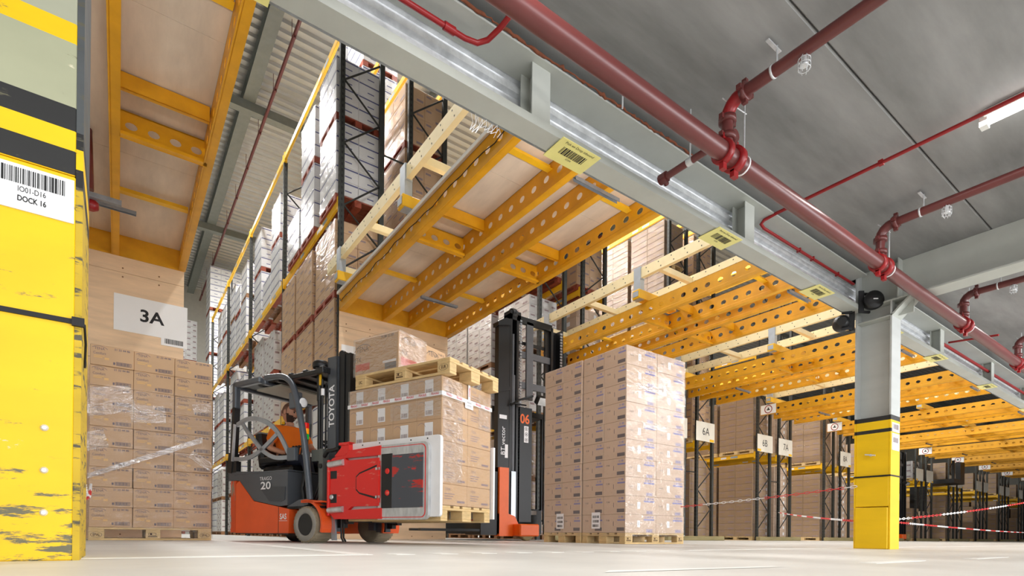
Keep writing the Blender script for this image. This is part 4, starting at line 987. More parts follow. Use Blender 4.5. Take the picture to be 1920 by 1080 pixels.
MB().cbox(.15, .35, 1.60, 1.66, 1.02, 1.16, .01).build('display', M['fk_black'], fk)
# beacon, lamps
bk = MB().lathe([(.03, 0), (.03, .05)], 14, Matrix.Translation((-.06, 1.80, 1.05))).build('beacon_base', M['fk_black'], fk)
for k, (n, c) in enumerate((('green_lens', (20, 170, 60)), ('amber_lens', (255, 150, 10)), ('red_lens', (200, 24, 20)))):
    MB().lathe([(.036, 0), (.036, .055)], 16, Matrix.Translation((-.06, 1.80, 1.10+.06*k))).build(n, mat(n, srgb(*c), .15, var=0, emit=(srgb(*c), .25)), bk)
m = MB(); m.lathe([(.05, 0), (.06, .07), (.055, .09)], 18, Matrix.Translation((-.06, 1.93, 1.50)) @ Matrix.Rotation(PI/2, 4, 'X')); hl = m.build('work_lamp', M['fk_tube'], fk)
MB().lathe([(.05, .0), (.03, .006)], 18, Matrix.Translation((-.06, 1.839, 1.50)) @ Matrix.Rotation(PI/2, 4, 'X')).build('lamp_lens', M['labelwhite'], hl)
MB().cbox(-.11, -.02, 1.90, 2.02, 1.44, 1.62, .01).build('lamp_bracket', M['fk_tube'], fk)
m = MB(); m.lathe([(.085, 0), (.09, .02), (.088, .05), (.07, .07)], 18, Matrix.Translation((.02, 1.66, 1.86))); m.lathe([(.05, -.05), (.06, 0)], 14, Matrix.Translation((.02, 1.66, 1.86))); m.bar((.02, 1.66, 1.83), (.02, 1.55, 1.8), .03); m.build('round_lamp', M['fk_black'], fk)
# mast
for x in (0., .715):
    ms = MB().box(x, x+.012, 1.385, 1.53, .12, 1.945); ms.box(x, x+.085, 1.385, 1.40, .12, 1.945); ms.box(x, x+.085, 1.515, 1.53, .12, 1.945)
    o = ms.build('outer_mast', M['fk_grey'], fk)
    if x == 0:
        p = MB(); put_text(p, 'TOYOTA', .115, face((-.001, 1.462, 1.43), (0, 0, 1), (0, 1, 0)), True, sx=.92); p.build('mast_lettering', M['labelwhite'], o)
    ms = MB().box(x+.02, x+.085, 1.30, 1.375, .16, 1.98); ms.box(x+.03, x+.10, 1.225, 1.295, .20, 1.96); ms.build('inner_mast', M['fk_black'], fk)
    m = MB(); m.lathe([(.04, 0), (.045, .01), (.045, .03), (.04, .04)], 16, Matrix.Translation((x+.03, 1.36, 1.965)) @ Matrix.Rotation(PI/2, 4, 'Y')); m.tube([(x+.05, 1.30, 1.96), (x+.05, 1.30, .5)], .012, 6); m.build('chain_pulley', M['fk_black'], fk)
b = MB()
for z in (.3, 1.0, 1.85): b.cbox(.08, .72, 1.46, 1.52, z, z+.09, .006)
b.build('mast_crossbar', M['fk_black'], fk)
b = MB(); b.tube([(-.02, 1.60, .50), (-.02, 1.625, 1.0), (-.02, 1.63, 1.50)], .022, 10); b.tube([(-.02, 1.63, 1.5), (-.02, 1.635, 1.84)], .028, 10); b.build('tilt_cylinder', M['fk_black'], fk)
b = MB(); b.tube([(-.03, 1.575, .30), (-.03, 1.575, 1.72)], .012, 8); b.tube([(.03, 1.59, .6), (.03, 1.59, 1.7)], .01, 8); b.tube([(-.05, 1.58, .62), (-.06, 1.64, .50), (-.05, 1.70, .44)], .014, 8); b.tube([(-.05, 1.56, .60), (-.06, 1.60, .48), (-.05, 1.66, .42)], .014, 8)
b.tube([(-.06, 1.50, .90), (-.08, 1.42, .95), (-.08, 1.34, .95), (-.07, 1.26, .97)], .02, 8); b.build('hydraulic_hose', M['fk_black'], fk)
MB().tube([(-.025, 1.575, 1.55), (-.025, 1.575, 1.62)], .02, 8).build('hose_clip', M['labelwhite'], fk)
MB().bar((-.035, 1.60, 1.66), (-.035, 1.61, 1.80), .03, .012, (1, 0, 0)).build('yellow_hose_tag', M['yellow'], fk)
MB().box(.02, .12, 1.53, 1.62, .14, .56).box(.68, .78, 1.53, 1.62, .14, .56).build('mast_foot', M['fk_grey'], fk)
b = MB().box(.0, .8, 1.215, 1.25, .22, .34).box(.0, .8, 1.215, 1.25, .78, .96).box(.1, .16, 1.215, 1.25, .34, .78).box(.64, .7, 1.215, 1.25, .34, .78); b.build('carriage', M['fk_black'], fk)
b = MB(); b.prism([(1.34, .0), (1.40, .0), (1.44, .34), (1.36, .34)], 'x', -.04, -.02, Matrix.Translation((0, 0, .03))); b.build('mast_strut', M['alu2'], fk)
b = MB(); 
for k in range(2): b.tube([(.0+.03*k, 1.30, .30), (.0+.03*k, 1.30, .06), (.0+.03*k, 1.27, .02)], .010, 6)
b.build('loose_hose', M['fk_black'], fk)
# clamp arms (the near one fully detailed)
ar = MB().prism([(1.30, .245), (1.385, .32), (1.385, .80), (1.34, .86), (1.20, .90), (1.12, .83), (.68, .83), (.68, .37), (1.05, .37), (1.14, .31), (1.20, .25)], 'x', -.095, -.06).build('clamp_arm', M['clampred'], fk)
MB().prism([(.99, .53), (.99, .665), (.94, .70), (.67, .775), (.67, .425), (.94, .49)], 'x', -.097, -.094).build('plate_shadow_gap', M['fk_black'], ar)
MB().prism([(.975, .54), (.975, .655), (.93, .685), (.66, .755), (.66, .445), (.93, .505)], 'x', -.104, -.096).build('centre_plate', M['clampred'], ar)
for z in (.725, .455): MB().box(-.108, -.104, .66, .715, z-.012, z+.012).build('centre_plate_clip', M['alu'], ar)
MB().prism([(.66, .855), (1.19, .855), (1.17, .895), (1.12, .925), (.66, .945)], 'x', -.098, -.055).build('clamp_finger', M['clampred'], ar)
MB().prism([(.64, .245), (1.20, .245), (1.20, .32), (1.12, .335), (.64, .35)], 'x', -.098, -.055).build('clamp_finger', M['clampred'], ar)
MB().prism([(.67, .40), (.695, .40), (.695, .80), (.67, .80)], 'x', -.108, -.09).build('finger_post', M['clampred'], ar)
pr_ = []
def rr(y0, y1, z0, z1, r, left=True):
    q = [(y1, z0), (y1, z1)] ; q = []
    for cy2, cz2, a0 in ((y0+r, z0+r, PI), (y1-.004, z0+.004, 1.5*PI), (y1-.004, z1-.004, 0), (y0+r, z1-r, .5*PI)):
        rad = r if cy2 == y0+r else .004
        for k in range(5): a = a0+PI/2*k/4; q.append((cy2+rad*math.cos(a), cz2+rad*math.sin(a)))
    return q
MB().prism(rr(.075, .70, .236, .945, .06), 'x', -.088, -.05).build('pad_rim', M['alu'], fk)
MB().prism(rr(.105, .665, .255, .925, .05), 'x', -.089, -.06).build('pad_red_edge', M['clampred'], fk)
MB().prism(rr(.115, .66, .262, .918, .045), 'x', -.091, -.06).build('pad_face', M['alu'], fk)
MB().cbox(-.094, -.08, .13, .645, .345, .845, .004).build('pad_black_plate', M['clampblack'], fk)
MB().cbox(-.0965, -.08, .51, .65, .345, .86, .003).build('pad_dark_band', M['fk_black'], fk)
for z in (.49, .695): MB().lathe([(.028, 0), (.026, .005), (.01, .007)], 14, Matrix.Translation((-.096, .57, z)) @ Matrix.Rotation(-PI/2, 4, 'Y')).build('pad_bolt', M['clampred'], fk)
MB().prism(rr(-.03, 1.21, .262, 1.0, .03), 'x', -.05, -.014).build('backing_pad', M['padwhite'], fk)
b = MB()
for y, z in ((.95, .975), (.72, .98), (.32, .975), (.12, .975)): b.lathe([(.008, 0), (.007, .002)], 8, Matrix.Translation((-.05, y, z)) @ Matrix.Rotation(-PI/2, 4, 'Y'))
b.build('pad_screws', M['fk_black'], fk)
b = MB(); b.tube([(-.10, 1.375, .80), (-.10, 1.16, .815)], .032, 10); b.build('hinge_pin', M['alu'], ar); MB().tube([(-.10, 1.375, .335), (-.10, 1.16, .345)], .032, 10).build('hinge_pin', M['alu'], ar)
for z0, z1 in ((.655, .735), (.41, .50)):
    MB().cbox(-.098, -.09, 1.265, 1.36, z0, z1, .003).build('arm_opening', M['fk_black'], ar)
MB().lathe([(.026, 0), (.024, .012), (.012, .014)], 12, Matrix.Translation((-.098, 1.335, .47)) @ Matrix.Rotation(-PI/2, 4, 'Y')).build('arm_bolt', M['alu'], ar)
b = MB().cbox(-.11, -.0, 1.37, 1.40, .28, .85, .006); b.build('hinge_plate', M['clampred'], ar)
b = MB().prism([(1.14, .88), (1.30, .88), (1.20, .965), (1.20, 1.01), (1.09, 1.015), (1.09, .93)], 'x', -.10, -.03); b.box(-.115, -.02, 1.09, 1.22, .985, 1.01); b.build('arm_top_bracket', M['clampred'], ar)
MB().box(.845, .87, .08, 1.38, .24, .90).build('far_clamp_arm', M['clampred'], fk); MB().box(.812, .84, -.03, 1.2, .262, 1.0).build('far_backing_pad', M['padwhite'], fk)
MB().box(-.09, .85, 1.255, 1.29, .34, .48).box(-.09, .85, 1.255, 1.29, .66, .80).build('clamp_slide_bar', M['clampred'], fk)
# lettering on the flank
p = MB(); L = lambda y, z: face((X0-.0022, y, z), (0, -1, 0), (0, 0, 1))
put_text(p, '20', .115, L(2.36, .62), True, sx=1.6); put_text(p, 'TRAIGO', .056, L(2.36, .70), sx=1.05); p.build('flank_lettering', M['labelwhite'], fk)
p = MB(); put_text(p, 'SAS', .085, L(2.05, .275), True, sx=.85); rect(p, -.07, .07, -.065, -.061, L(2.05, .295)); p.build('panel_lettering', M['labelwhite'], fk)
b = MB().box(X0-.0015, X0+.01, 2.128, 2.134, .10, .385); b.box(X0-.0015, X0+.01, 1.96, 2.92, .085, .095); b.build('panel_seam', M['fk_black'], fk)

# ---------------------------------------------------------------- driver
def skin(name, chains, material, parent=None, sub=2):
    """one continuous surface grown over joints; chains: list of [(point, radius), ...]; equal points join"""
    vs, es, rs, key = [], [], [], {}
    def idx(p, r):
        k = tuple(round(c, 4) for c in p)
        if k not in key: key[k] = len(vs); vs.append(p); rs.append(r)
        return key[k]
    for ch in chains:
        ids = [idx(p, r) for p, r in ch]
        es += list(zip(ids, ids[1:]))
    me = bpy.data.meshes.new(name); me.from_pydata(vs, es, []); me.materials.append(M[material] if isinstance(material, str) else material)
    o = bpy.data.objects.new(name, me); COL.objects.link(o)
    if parent: o.parent = parent
    md = o.modifiers.new('skin', 'SKIN'); md.use_smooth_shade = True
    sv = me.skin_vertices[0].data
    for i, r in enumerate(rs): sv[i].radius = (r, r) if not isinstance(r, tuple) else r
    sv[0].use_root = True
    sm = o.modifiers.new('sub', 'SUBSURF'); sm.levels = sm.render_levels = sub
    return o
PX = .40                                          # the driver's middle, seat frame
HIP = (PX, 2.62, .95); CH1 = (PX, 2.655, 1.16); CH2 = (PX, 2.64, 1.33); NK = (PX, 2.63, 1.415); NK2 = (PX-.01, 2.615, 1.47)
SHR, ELR, WRR, HDR = (PX-.185, 2.645, 1.335), (PX-.27, 2.66, 1.11), (PX-.24, 2.42, 1.035), (PX-.24, 2.36, 1.03)
SHL, ELL, WRL, HDL = (PX+.185, 2.645, 1.335), (PX+.24, 2.50, 1.12), (PX+.13, 2.25, 1.09), (PX+.11, 2.18, 1.10)
HPR, KNR, ANR, TOR = (PX-.10, 2.60, .945), (PX-.12, 2.16, .955), (PX-.12, 2.02, .52), (PX-.12, 1.90, .43)
HPL, KNL, ANL, TOL = (PX+.10, 2.60, .945), (PX+.12, 2.16, .955), (PX+.12, 2.02, .52), (PX+.12, 1.90, .43)
person = skin('person', [[(HIP, (.13, .10)), (CH1, (.135, .10)), (CH2, (.12, .075)), (NK, .05), (NK2, .055)],
    [(CH2, (.12, .075)), (SHR, .055), (ELR, .042), (WRR, .029), (HDR, .034)], [(CH2, (.12, .075)), (SHL, .055), (ELL, .042), (WRL, .029), (HDL, .034)],
    [(HIP, (.13, .10)), (HPR, .085), (KNR, .06), (ANR, .04), (TOR, .035)], [(HIP, (.13, .10)), (HPL, .085), (KNL, .06), (ANL, .04), (TOL, .035)]], 'skin')
person.location = fw(0, .055, 0); person.rotation_euler = (0, 0, FRZ)
tag(person, 'bearded person in an orange T-shirt sitting at the wheel of the forklift', 'person')
SL = lambda a, c, t: tuple(a[i]+(c[i]-a[i])*t for i in range(3))
skin('shirt', [[(tuple((HIP[0], HIP[1], HIP[2]-.01)), (.155, .125)), (CH1, (.158, .122)), (CH2, (.158, .112)), (SL(CH2, NK, .80), (.09, .075))],
    [(CH2, (.158, .112)), (SHR, .073), (SL(SHR, ELR, .45), .068), (SL(SHR, ELR, .72), .064)], [(CH2, (.158, .112)), (SHL, .073), (SL(SHL, ELL, .45), .068), (SL(SHL, ELL, .72), .064)]], 'orangeshirt', person)
skin('trousers', [[(SL(HIP, CH1, .15), (.15, .115)), (HIP, (.15, .12)), (HPR, .10), (KNR, .073), (ANR, .055)], [(HIP, (.15, .12)), (HPL, .10), (KNL, .073), (ANL, .055)]], 'jeans', person)
for a, t in ((ANR, TOR), (ANL, TOL)):
    skin('shoe', [[((a[0], a[1]+.03, a[2]-.06), .045), ((t[0], t[1]+.02, t[2]-.0), .042), ((t[0], t[1]-.06, t[2]-.005), .034)]], 'fk_black', person)
# head: a shaped sphere with brow, nose, jaw, ears
hc_ = Vector((PX-.015, 2.615, 1.565)); hr = Matrix.Rotation(math.radians(16), 4, 'Z') @ Matrix.Rotation(math.radians(12), 4, 'X')
def head_pt(u, v, grow=0.):
    x, y, z = math.cos(v)*math.sin(u), -math.cos(v)*math.cos(u), math.sin(v)     # u = 0 looks along -y
    sx, sy, sz = .078, .098, .125
    if z < 0: sx *= 1-.22*(-z)**1.3; sy *= 1-.10*(-z)
    p = Vector((x*sx, y*sy, z*sz))
    f = max(0, -y)
    p.y -= .022*math.exp(-((u)/.16)**2-((v+.10)/.16)**2)                          # nose
    p.y -= .006*math.exp(-((u)/.5)**2-((v-.32)/.12)**2); p.y += .007*math.exp(-((abs(u)-.38)/.16)**2-((v-.10)/.12)**2)
    p.y -= .010*math.exp(-((u)/.35)**2-((v+.85)/.2)**2); p.y -= .005*math.exp(-((u)/.25)**2-((v+.48)/.07)**2)
    if grow: p = p*(1+grow)
    return hc_ + hr @ p
def head_patch(name, material, test, grow, nu=40, nv=28):
    m = MB(); m.smooth = True; keep = []
    vs = [head_pt(2*PI*i/nu-PI, -PI/2+PI*j/nv, grow) for j in range(nv+1) for i in range(nu)]
    fs = [(j*nu+i, j*nu+(i+1) % nu, (j+1)*nu+(i+1) % nu, (j+1)*nu+i) for j in range(nv) for i in range(nu)
          if test(2*PI*(i+.5)/nu-PI, -PI/2+PI*(j+.5)/nv)]
    m.add(vs, fs); return m.build(name, M[material], person)
hd_ = head_patch('head', 'skin', lambda u, v: True, 0)
head_patch('hair', 'hair', lambda u, v: v > .62 - .25*min(1, max(0, abs(u)-.9)) or (abs(u) > 1.45 and v > -.25), .025)
head_patch('beard', 'beard', lambda u, v: abs(u) < 1.45 and v < -.30 + .22*max(0, abs(u)-.45) and not (abs(u) < .22 and -.56 < v < -.46), .045)
for s in (-1, 1):
    e = MB(); e.smooth = True; e.lathe([(.004, -.012), (.022, -.010), (.027, 0), (.018, .008), (.004, .009)], 12, Matrix.Translation(hc_) @ hr @ Matrix.Translation((s*.078, .012, -.004)) @ Matrix.Rotation(PI/2*s, 4, 'Y') @ Matrix.Diagonal((1.3, .75, 1, 1))); e.build('ear', M['skin'], person)
    e = MB(); e.smooth = True; e.lathe([(.002, -.010), (.010, -.004), (.010, .004), (.002, .010)], 10, Matrix.Translation(head_pt(.38*s, .10)) @ Matrix.Rotation(PI/2, 4, 'X')); e.build('eye', M['fk_black'], person)
    b = MB(); pts = [head_pt(s*(.18+.1*k), .235+.02*math.sin(k), .03) for k in range(5)]; b.tube(pts, .005, 6); b.build('eyebrow', M['beard'], person)
def hand(c, d, up, s):
    c, d, up = Vector(c), Vector(d).normalized(), Vector(up).normalized(); a = d.cross(up).normalized()
    chains = []
    for k, (o, l) in enumerate(((-.030, .066), (-.010, .076), (.010, .072), (.029, .058))):
        p0 = c + a*o*.7; p1 = c + d*.045 + a*o; p2 = p1 + d*l*.45 - up*l*.18; p3 = p2 + d*l*.12 - up*l*.42
        skin('finger', [[(tuple(p0), .010), (tuple(p1), .0095), (tuple(p2), .0085), (tuple(p3), .007)]], 'skin', person, 1)
    p0 = c - d*.01 + a*s*.02; p1 = p0 + a*s*.03 + d*.025; p2 = p1 + d*.03 - up*.015
    skin('thumb', [[(tuple(p0), .012), (tuple(p1), .0105), (tuple(p2), .008)]], 'skin', person, 1)
hand(HDR, (0, -1, -.1), (0, -.1, 1), 1); hand(HDL, (-.1, -1, .1), (0, .1, 1), -1)
# ---------------------------------------------------------------- narrow-aisle reach truck
M['tk_orange'] = mat('reach_truck_orange', srgb(240, 104, 24), .4, var=.05)
M['tk_black'] = mat('reach_truck_black', srgb(22, 22, 23), .42, .1, var=.12, scale=5)
M['tk_grey'] = mat('reach_truck_grey', srgb(96, 98, 102), .4, .2, var=.1)
def truck(loc, rz, label, s=1., number='06'):
    t = thing('reach_truck', label, 'forklift', loc, rz, 'narrow aisle trucks')
    # local: x 0..1.5 across, y 0 = mast face, +y backwards
    cv = MB().box(-.02, .22, -.02, .10, 1.30, 3.86); cv.box(.0, .20, -.01, .12, .1, 1.3); cv.prism([(-.05, 3.80), (.22, 3.86), (.22, 3.96), (.12, 3.97), (-.05, 3.87)], 'y', -.05, .12); cv.prism([(-.05, 2.62), (.22, 2.70), (.22, 2.76), (-.05, 2.68)], 'y', -.045, .12)
    o = cv.build('mast_cover', M['tk_black'], t)
    if number == '06':
        p = MB(); put_text(p, 'BT vector', .125, face((.095, -.0215, 1.78), (0, 0, 1), (-1, 0, 0)), sx=1.0); rect(p, .03, .19, -.07, .0, FRONT(-.02, -.0215, 2.24)); rect(p, -.035, .03, -.12, .12, FRONT(.17, -.0215, 1.60)); p.build('cover_lettering', M['labelwhite'], o)
    for x0, x1, zt in ((.24, .44, 4.1), (1.20, 1.50, 4.05)):
        MB().box(x0, x0+.05, 0, .20, .12, zt).box(x1-.05, x1, 0, .20, .12, zt).box(x0, x1, .15, .20, .12, zt).build('mast_rail', M['tk_black'], t)
    m = MB(); m.tube([(.34, .05, .5), (.34, .05, 3.0)], .05, 12); m.tube([(.34, .05, 3.0), (.34, .05, 3.75)], .028, 10); m.build('lift_cylinder', M['tk_grey'], t)
    m = MB(); z = .8
    while z < 4.0: m.box(.46, .50, -.01, .02, z, z+.035); z += .055
    z = 2.2
    while z < 4.0: m.box(1.42, 1.47, -.012, .0, z, z+.035); z += .055
    m.build('lift_chain', M['alu2'], t)['kind'] = 'stuff'
    m = MB(); m.lathe([(.10, 0), (.11, .02), (.11, .08), (.10, .10)], 18, Matrix.Translation((.30, .08, 4.12)) @ Matrix.Rotation(PI/2, 4, 'Y')); m.box(.24, .48, 0, .2, 4.0, 4.16); m.build('chain_pulley', M['tk_black'], t)
    MB().box(.62, .77, -.0, .04, 2.6, 4.03).build('inner_bar', M['tk_grey'], t)
    for z in (2.80, 3.36): MB().box(.50, 1.2, .03, .07, z, z+.12).build('cross_member', M['tk_grey'], t)
    MB().box(.44, 1.22, .0, .06, 3.98, 4.10).build('mast_top_plate', M['tk_black'], t)
    MB().box(.44, 1.22, .08, .10, 3.62, 3.68).box(1.1, 1.2, .05, .1, .3, 4.0).build('cross_member', M['tk_black'], t)
    pn = MB().box(.46, .74, -.02, .12, .34, 2.44).build('mast_guard', M['tk_black'], t)
    if number:
        p = MB(); put_text(p, number, .24, FRONT(.575, -.0215, 2.22), True, sx=.9); p.build('truck_number', M['tk_orange'], pn)
    b = MB().box(.56, .66, -.0215, -.02, 1.80, 2.10); b.build('pictogram_strip', M['labelwhite'], pn); p = MB()
    for z in (1.85, 1.95, 2.05): arc_band(p, .028, .036, 0, 2*PI, FRONT(.61, -.0222, z), 12); rect(p, -.012, .012, -.012, .012, FRONT(.61, -.0222, z))
    p.build('pictogram', M['ink'], pn)
    MB().box(.28, .38, -.025, -.01, .36, 1.25).build('steel_strip', M['alu2'], t)
    c = MB().box(.0, .20, -.06, .10, .12, 1.30); c.prism([(.0, .08), (.42, .08), (.42, .30), (.34, .44), (.20, .48), (.0, .48)], 'y', -.063, .10); c.cbox(.30, .74, -.28, -.02, .08, .30, .02); c.build('chassis_foot', M['tk_orange'], t)
    m = MB(); m.lathe([(.10, 0), (.14, .0), (.15, .02), (.15, .10), (.14, .12), (.1, .12)], 22, Matrix.Translation((.50, -.12, .15)) @ Matrix.Rotation(PI/2, 4, 'X') @ Matrix.Rotation(0, 4, 'Z')); m.build('load_wheel', M['timber'], t)
    m = MB(); m.lathe([(.10, 0), (.14, .0), (.15, .02), (.15, .10), (.14, .12), (.1, .12)], 22, Matrix.Translation((1.20, -.12, .15)) @ Matrix.Rotation(PI/2, 4, 'X')); m.build('load_wheel', M['timber'], t)
    lp = MB(); lp.tube([(.22, -.06, 2.42), (.30, -.2, 2.50), (.62, -.2, 2.62)], .02, 8); lp.tube([(.22, -.06, 2.46), (.5, -.16, 2.44)], .015, 8); l = lp.build('lamp_arm', M['tk_black'], t)
    T = Matrix.Translation((.86, -.22, 2.56)) @ Matrix.Rotation(math.radians(35), 4, 'X'); MB().cbox(-.18, .18, -.06, .06, -.08, .08, .02, T).build('work_lamp', M['tk_black'], l); MB().box(-.16, .16, -.064, -.06, -.07, .07, T).build('lamp_glass', M['alu'], l)
    # cabin behind the mast
    cb = MB().box(.05, 1.45, .55, 2.6, .12, .62); cb.box(.05, 1.45, 1.5, 2.6, .62, 1.4); cb.box(.05, 1.45, .5, 2.0, 2.42, 2.52); cb.build('cabin', M['tk_black'], t)
    for x in (.06, 1.40): MB().box(x, x+.05, .5, .56, .6, 2.45).build('cabin_post', M['tk_black'], t)
    s_ = MB(); s_.cbox(.70, 1.15, 1.0, 1.45, .75, .90, .05); s_.cbox(.70, 1.15, 1.38, 1.5, .85, 1.5, .05); s_.build('seat', mat('seat_grey', srgb(120, 124, 124), .7, var=.06), t)
    m = MB(); m.tube([(1.06, .42, 1.44), (.86, .42, 1.40), (.78, .42, 1.0), (.92, .42, .98), (1.06, .42, 1.15)], .025, 8); m.build('grab_rail', M['tk_black'], t)
    m = MB(); m.lathe([(.06, 0), (.065, .02), (.065, .30), (.03, .34), (.02, .38)], 14, Matrix.Translation((.78, .44, .58))); m.build('fire_extinguisher', M['red'], t)
    MB().box(.74, 1.2, .40, .5, .5, .58).build('sill_plate', M['labelwhite'], t)
    # fork carriage reaching to the left
    fb = MB().box(-.36, -.02, -.02, .5, .10, 1.22); fb.build('turret_head', M['tk_black'], t)
    if number: MB().box(-1.5, -.36, .0, .08, .16, .20).box(-1.5, -.36, .35, .43, .16, .20).build('fork', M['tk_black'], t)
    return t
truck((5.46, 8.0, 0), 0, 'tall black and orange reach truck numbered 06 behind the tall double stack')
truck((27.5, 9.6, 0), 0, 'dark reach truck with orange base seen just right of the yellow column', number='')
# raised cabin of an order picker under the far decks
t = thing('raised_cabin', 'black raised truck cabin hanging high in a far aisle under the decks', 'forklift', (31.75, 8.6, 0))
MB().box(0, 1.5, 0, 1.5, 2.75, 2.95).box(0, 1.5, 1.3, 1.5, 2.95, 3.8).box(.9, 1.5, 0, .2, 2.95, 3.8).box(0, .1, 0, .1, 2.95, 3.8).build('cabin', M['tk_black'], t)
MB().box(1.1, 1.4, 1.5, 1.8, 0, 3.8).box(.1, .4, 1.5, 1.8, 0, 3.8).build('mast_rail', M['tk_black'], t)
MB().box(0, 1.5, 1.5, 3.2, .1, 1.2).build('chassis', M['tk_black'], t)
# ---------------------------------------------------------------- sprinkler pipes under the concrete ceiling
PY, PZ, PR = 1.90, 2.385, .052
mp_ = thing('sprinkler_main', 'thick maroon sprinkler main running under the concrete ceiling beside the header', 'pipe', (0, 0, 0))
MB().tube([(-3, PY, PZ), (40, PY, PZ)], PR, 20).build('main_pipe', M['maroon'], mp_)
XB = [2.93, 5.13, 7.25, 9.4, 11.6, 13.8]
def ring_clamp(x, m='red', w=.035, r=.07):
    b = MB(); T = Matrix.Translation((x, PY, PZ)) @ Matrix.Rotation(PI/2, 4, 'Y'); b.lathe([(PR, -w/2), (r, -w/2), (r, w/2), (PR, w/2)], 20, T)
    for s in (-1, 1): b.box(x-w/2, x+w/2, PY-.014, PY+.014, PZ+s*(r+.012)-.022, PZ+s*(r+.012)+.022)
    return b.build('pipe_coupling', M[m], mp_)
for x in XB:
    ring_clamp(x-.04); ring_clamp(x+.075, 'red', .045, .075)
    b = MB(); T = Matrix.Translation((x+.16, PY, PZ)) @ Matrix.Rotation(PI/2, 4, 'Y'); b.lathe([(PR, -.004), (PR+.004, -.004), (PR+.004, .006), (PR, .006)], 20, T); b.build('white_ring', M['labelwhite'], mp_)
    b = MB(); b.tube([(x+.18, PY-.0, PZ+.05), (x+.18, PY, 2.82)], .006, 6); b.tube([(x-.05, PY, 2.70), (x+.2, PY, 2.72)], .004, 6); b.build('hanger_rod', M['galv'], mp_)
MB().tube([(2.35, 2.2, 2.58), (2.35, 2.2, 2.82)], .005, 6).build('hanger_rod', M['galv'], mp_)
ON = ['first', 'second', 'third', 'fourth', 'fifth', 'sixth']
for k, x in enumerate(XB):
    t = thing('sprinkler_branch', 'maroon sprinkler branch with elbow, %s along the main from the dock column' % ON[k], 'pipe', (x, 0, 0), 0, 'sprinkler branches')
    r = .033; zb = 2.69
    pts = [(0, PY, PZ+.05), (0, PY, zb-.09)] + [(0, PY-.09*(1-math.cos(a)), zb-.09+.09*math.sin(a)) for a in (PI/8, PI/4, PI*3/8, PI/2)]
    MB().tube(pts[:2], r, 14).build('riser', M['maroon'], t); MB().tube(pts[1:], r+.004, 14).build('elbow', M['red' if k == 0 else 'maroon'], t)
    MB().tube([(0, PY-.09, zb), (0, -5, zb)], r, 14).build('branch_pipe', M['maroon'], t)
    for z in (PZ+.10, zb-.10):
        b = MB(); b.lathe([(r, -.016), (r+.018, -.016), (r+.018, .016), (r, .016)], 14, Matrix.Translation((0, PY, z))); b.box(-.07, .07, PY-.012, PY+.012, z-.014, z+.014); b.build('grooved_coupling', M['maroon'], t)
    b = MB(); b.lathe([(r, -.016), (r+.018, -.016), (r+.018, .016), (r, .016)], 14, Matrix.Translation((0, PY-.11, zb)) @ Matrix.Rotation(PI/2, 4, 'X')); b.box(-.07, .07, PY-.125, PY-.097, zb-.012, zb+.012); b.box(-.012, .012, PY-.125, PY-.097, zb-.07, zb+.07)
    b.build('grooved_coupling', M['maroon'], t)
    b = MB(); b.lathe([(r, -.006), (r+.004, -.006), (r+.004, .006), (r, .006)], 14, Matrix.Translation((0, 1.62, zb)) @ Matrix.Rotation(PI/2, 4, 'X')); b.tube([(0, 1.60, zb+r), (0, 1.60, 2.82)], .006, 6); b.bar((-.10, 1.60, 2.80), (.03, 1.60, 2.80), .02, .006); b.build('pipe_hanger', M['galv'], t)
    # caged sprinkler head
    b = MB(); y = 1.45 if k < 2 else 1.5; b.tube([(0, y, zb-r), (0, y, zb-.075)], .012, 8); b.lathe([(.02, 0), (.022, .004)], 10, Matrix.Translation((0, y, zb-.085)))
    h = b.build('sprinkler_head', M['galv'], t); b = MB()
    for q in range(6):
        a = q*PI/3; c, s = math.cos(a)*.03, math.sin(a)*.03
        b.tube([(c*.5, y+s*.5, zb-.03), (c, y+s, zb-.05), (c, y+s, zb-.09), (c*.6, y+s*.6, zb-.12)], .0022, 4)
    for z in (zb-.05, zb-.075, zb-.10): b.tube([(.03*math.cos(q*PI/6), y+.03*math.sin(q*PI/6), z) for q in range(13)], .002, 4, False)
    b.build('head_cage', M['galv'], h)
t = thing('sprinkler_lateral', 'short maroon pipe from the main towards the header, capped at its end', 'pipe', (2.93, 0, 0))
MB().tube([(.0, PY+.02, 2.49), (0, 2.36, 2.49)], .022, 12).build('lateral_pipe', M['maroon'], t)
MB().tube([(.06, PY, PZ+.04), (.06, PY, 2.50), (.04, PY+.03, 2.53)], .026, 12).tube([(.06, PY-.02, 2.52), (.06, PY+.05, 2.52)], .036, 12).build('lateral_elbow', M['maroon'], t)
MB().tube([(0, 2.34, 2.49), (0, 2.395, 2.49)], .034, 10).tube([(0, 2.36, 2.49), (.045, 2.38, 2.475)], .018, 8).build('end_cap', M['maroon'], t)
MB().tube([(0, 2.16, 2.49), (0, 2.16, 2.82)], .005, 6).tube([(0, 2.14, 2.49), (0, 2.18, 2.49)], .026, 10).build('hanger_rod', M['galv'], t)
t = thing('red_conduit', 'thin bright red pipe along the corrugated header, turning out under the ceiling, beside the column', 'pipe')
MB().tube([(4.32, -5, 2.74), (4.32, 2.36, 2.74), (4.31, 2.45, 2.725)] + [(4.30, 2.47, 2.70), (4.36, 2.48, 2.69), (6.05, 2.48, 2.69)], .013, 10).build('pipe_run', M['red'], t)
b = MB()
for x in (4.95, 5.2, 5.7): b.box(x-.008, x+.008, 2.465, 2.50, 2.675, 2.708)
for y in (1.6, .5): b.box(4.305, 4.335, y-.015, y+.015, 2.725, 2.757)
b.build('pipe_clip', M['red'], t)
t = thing('red_conduit', 'thin dark red pipe bending by the header near the dock column', 'pipe')
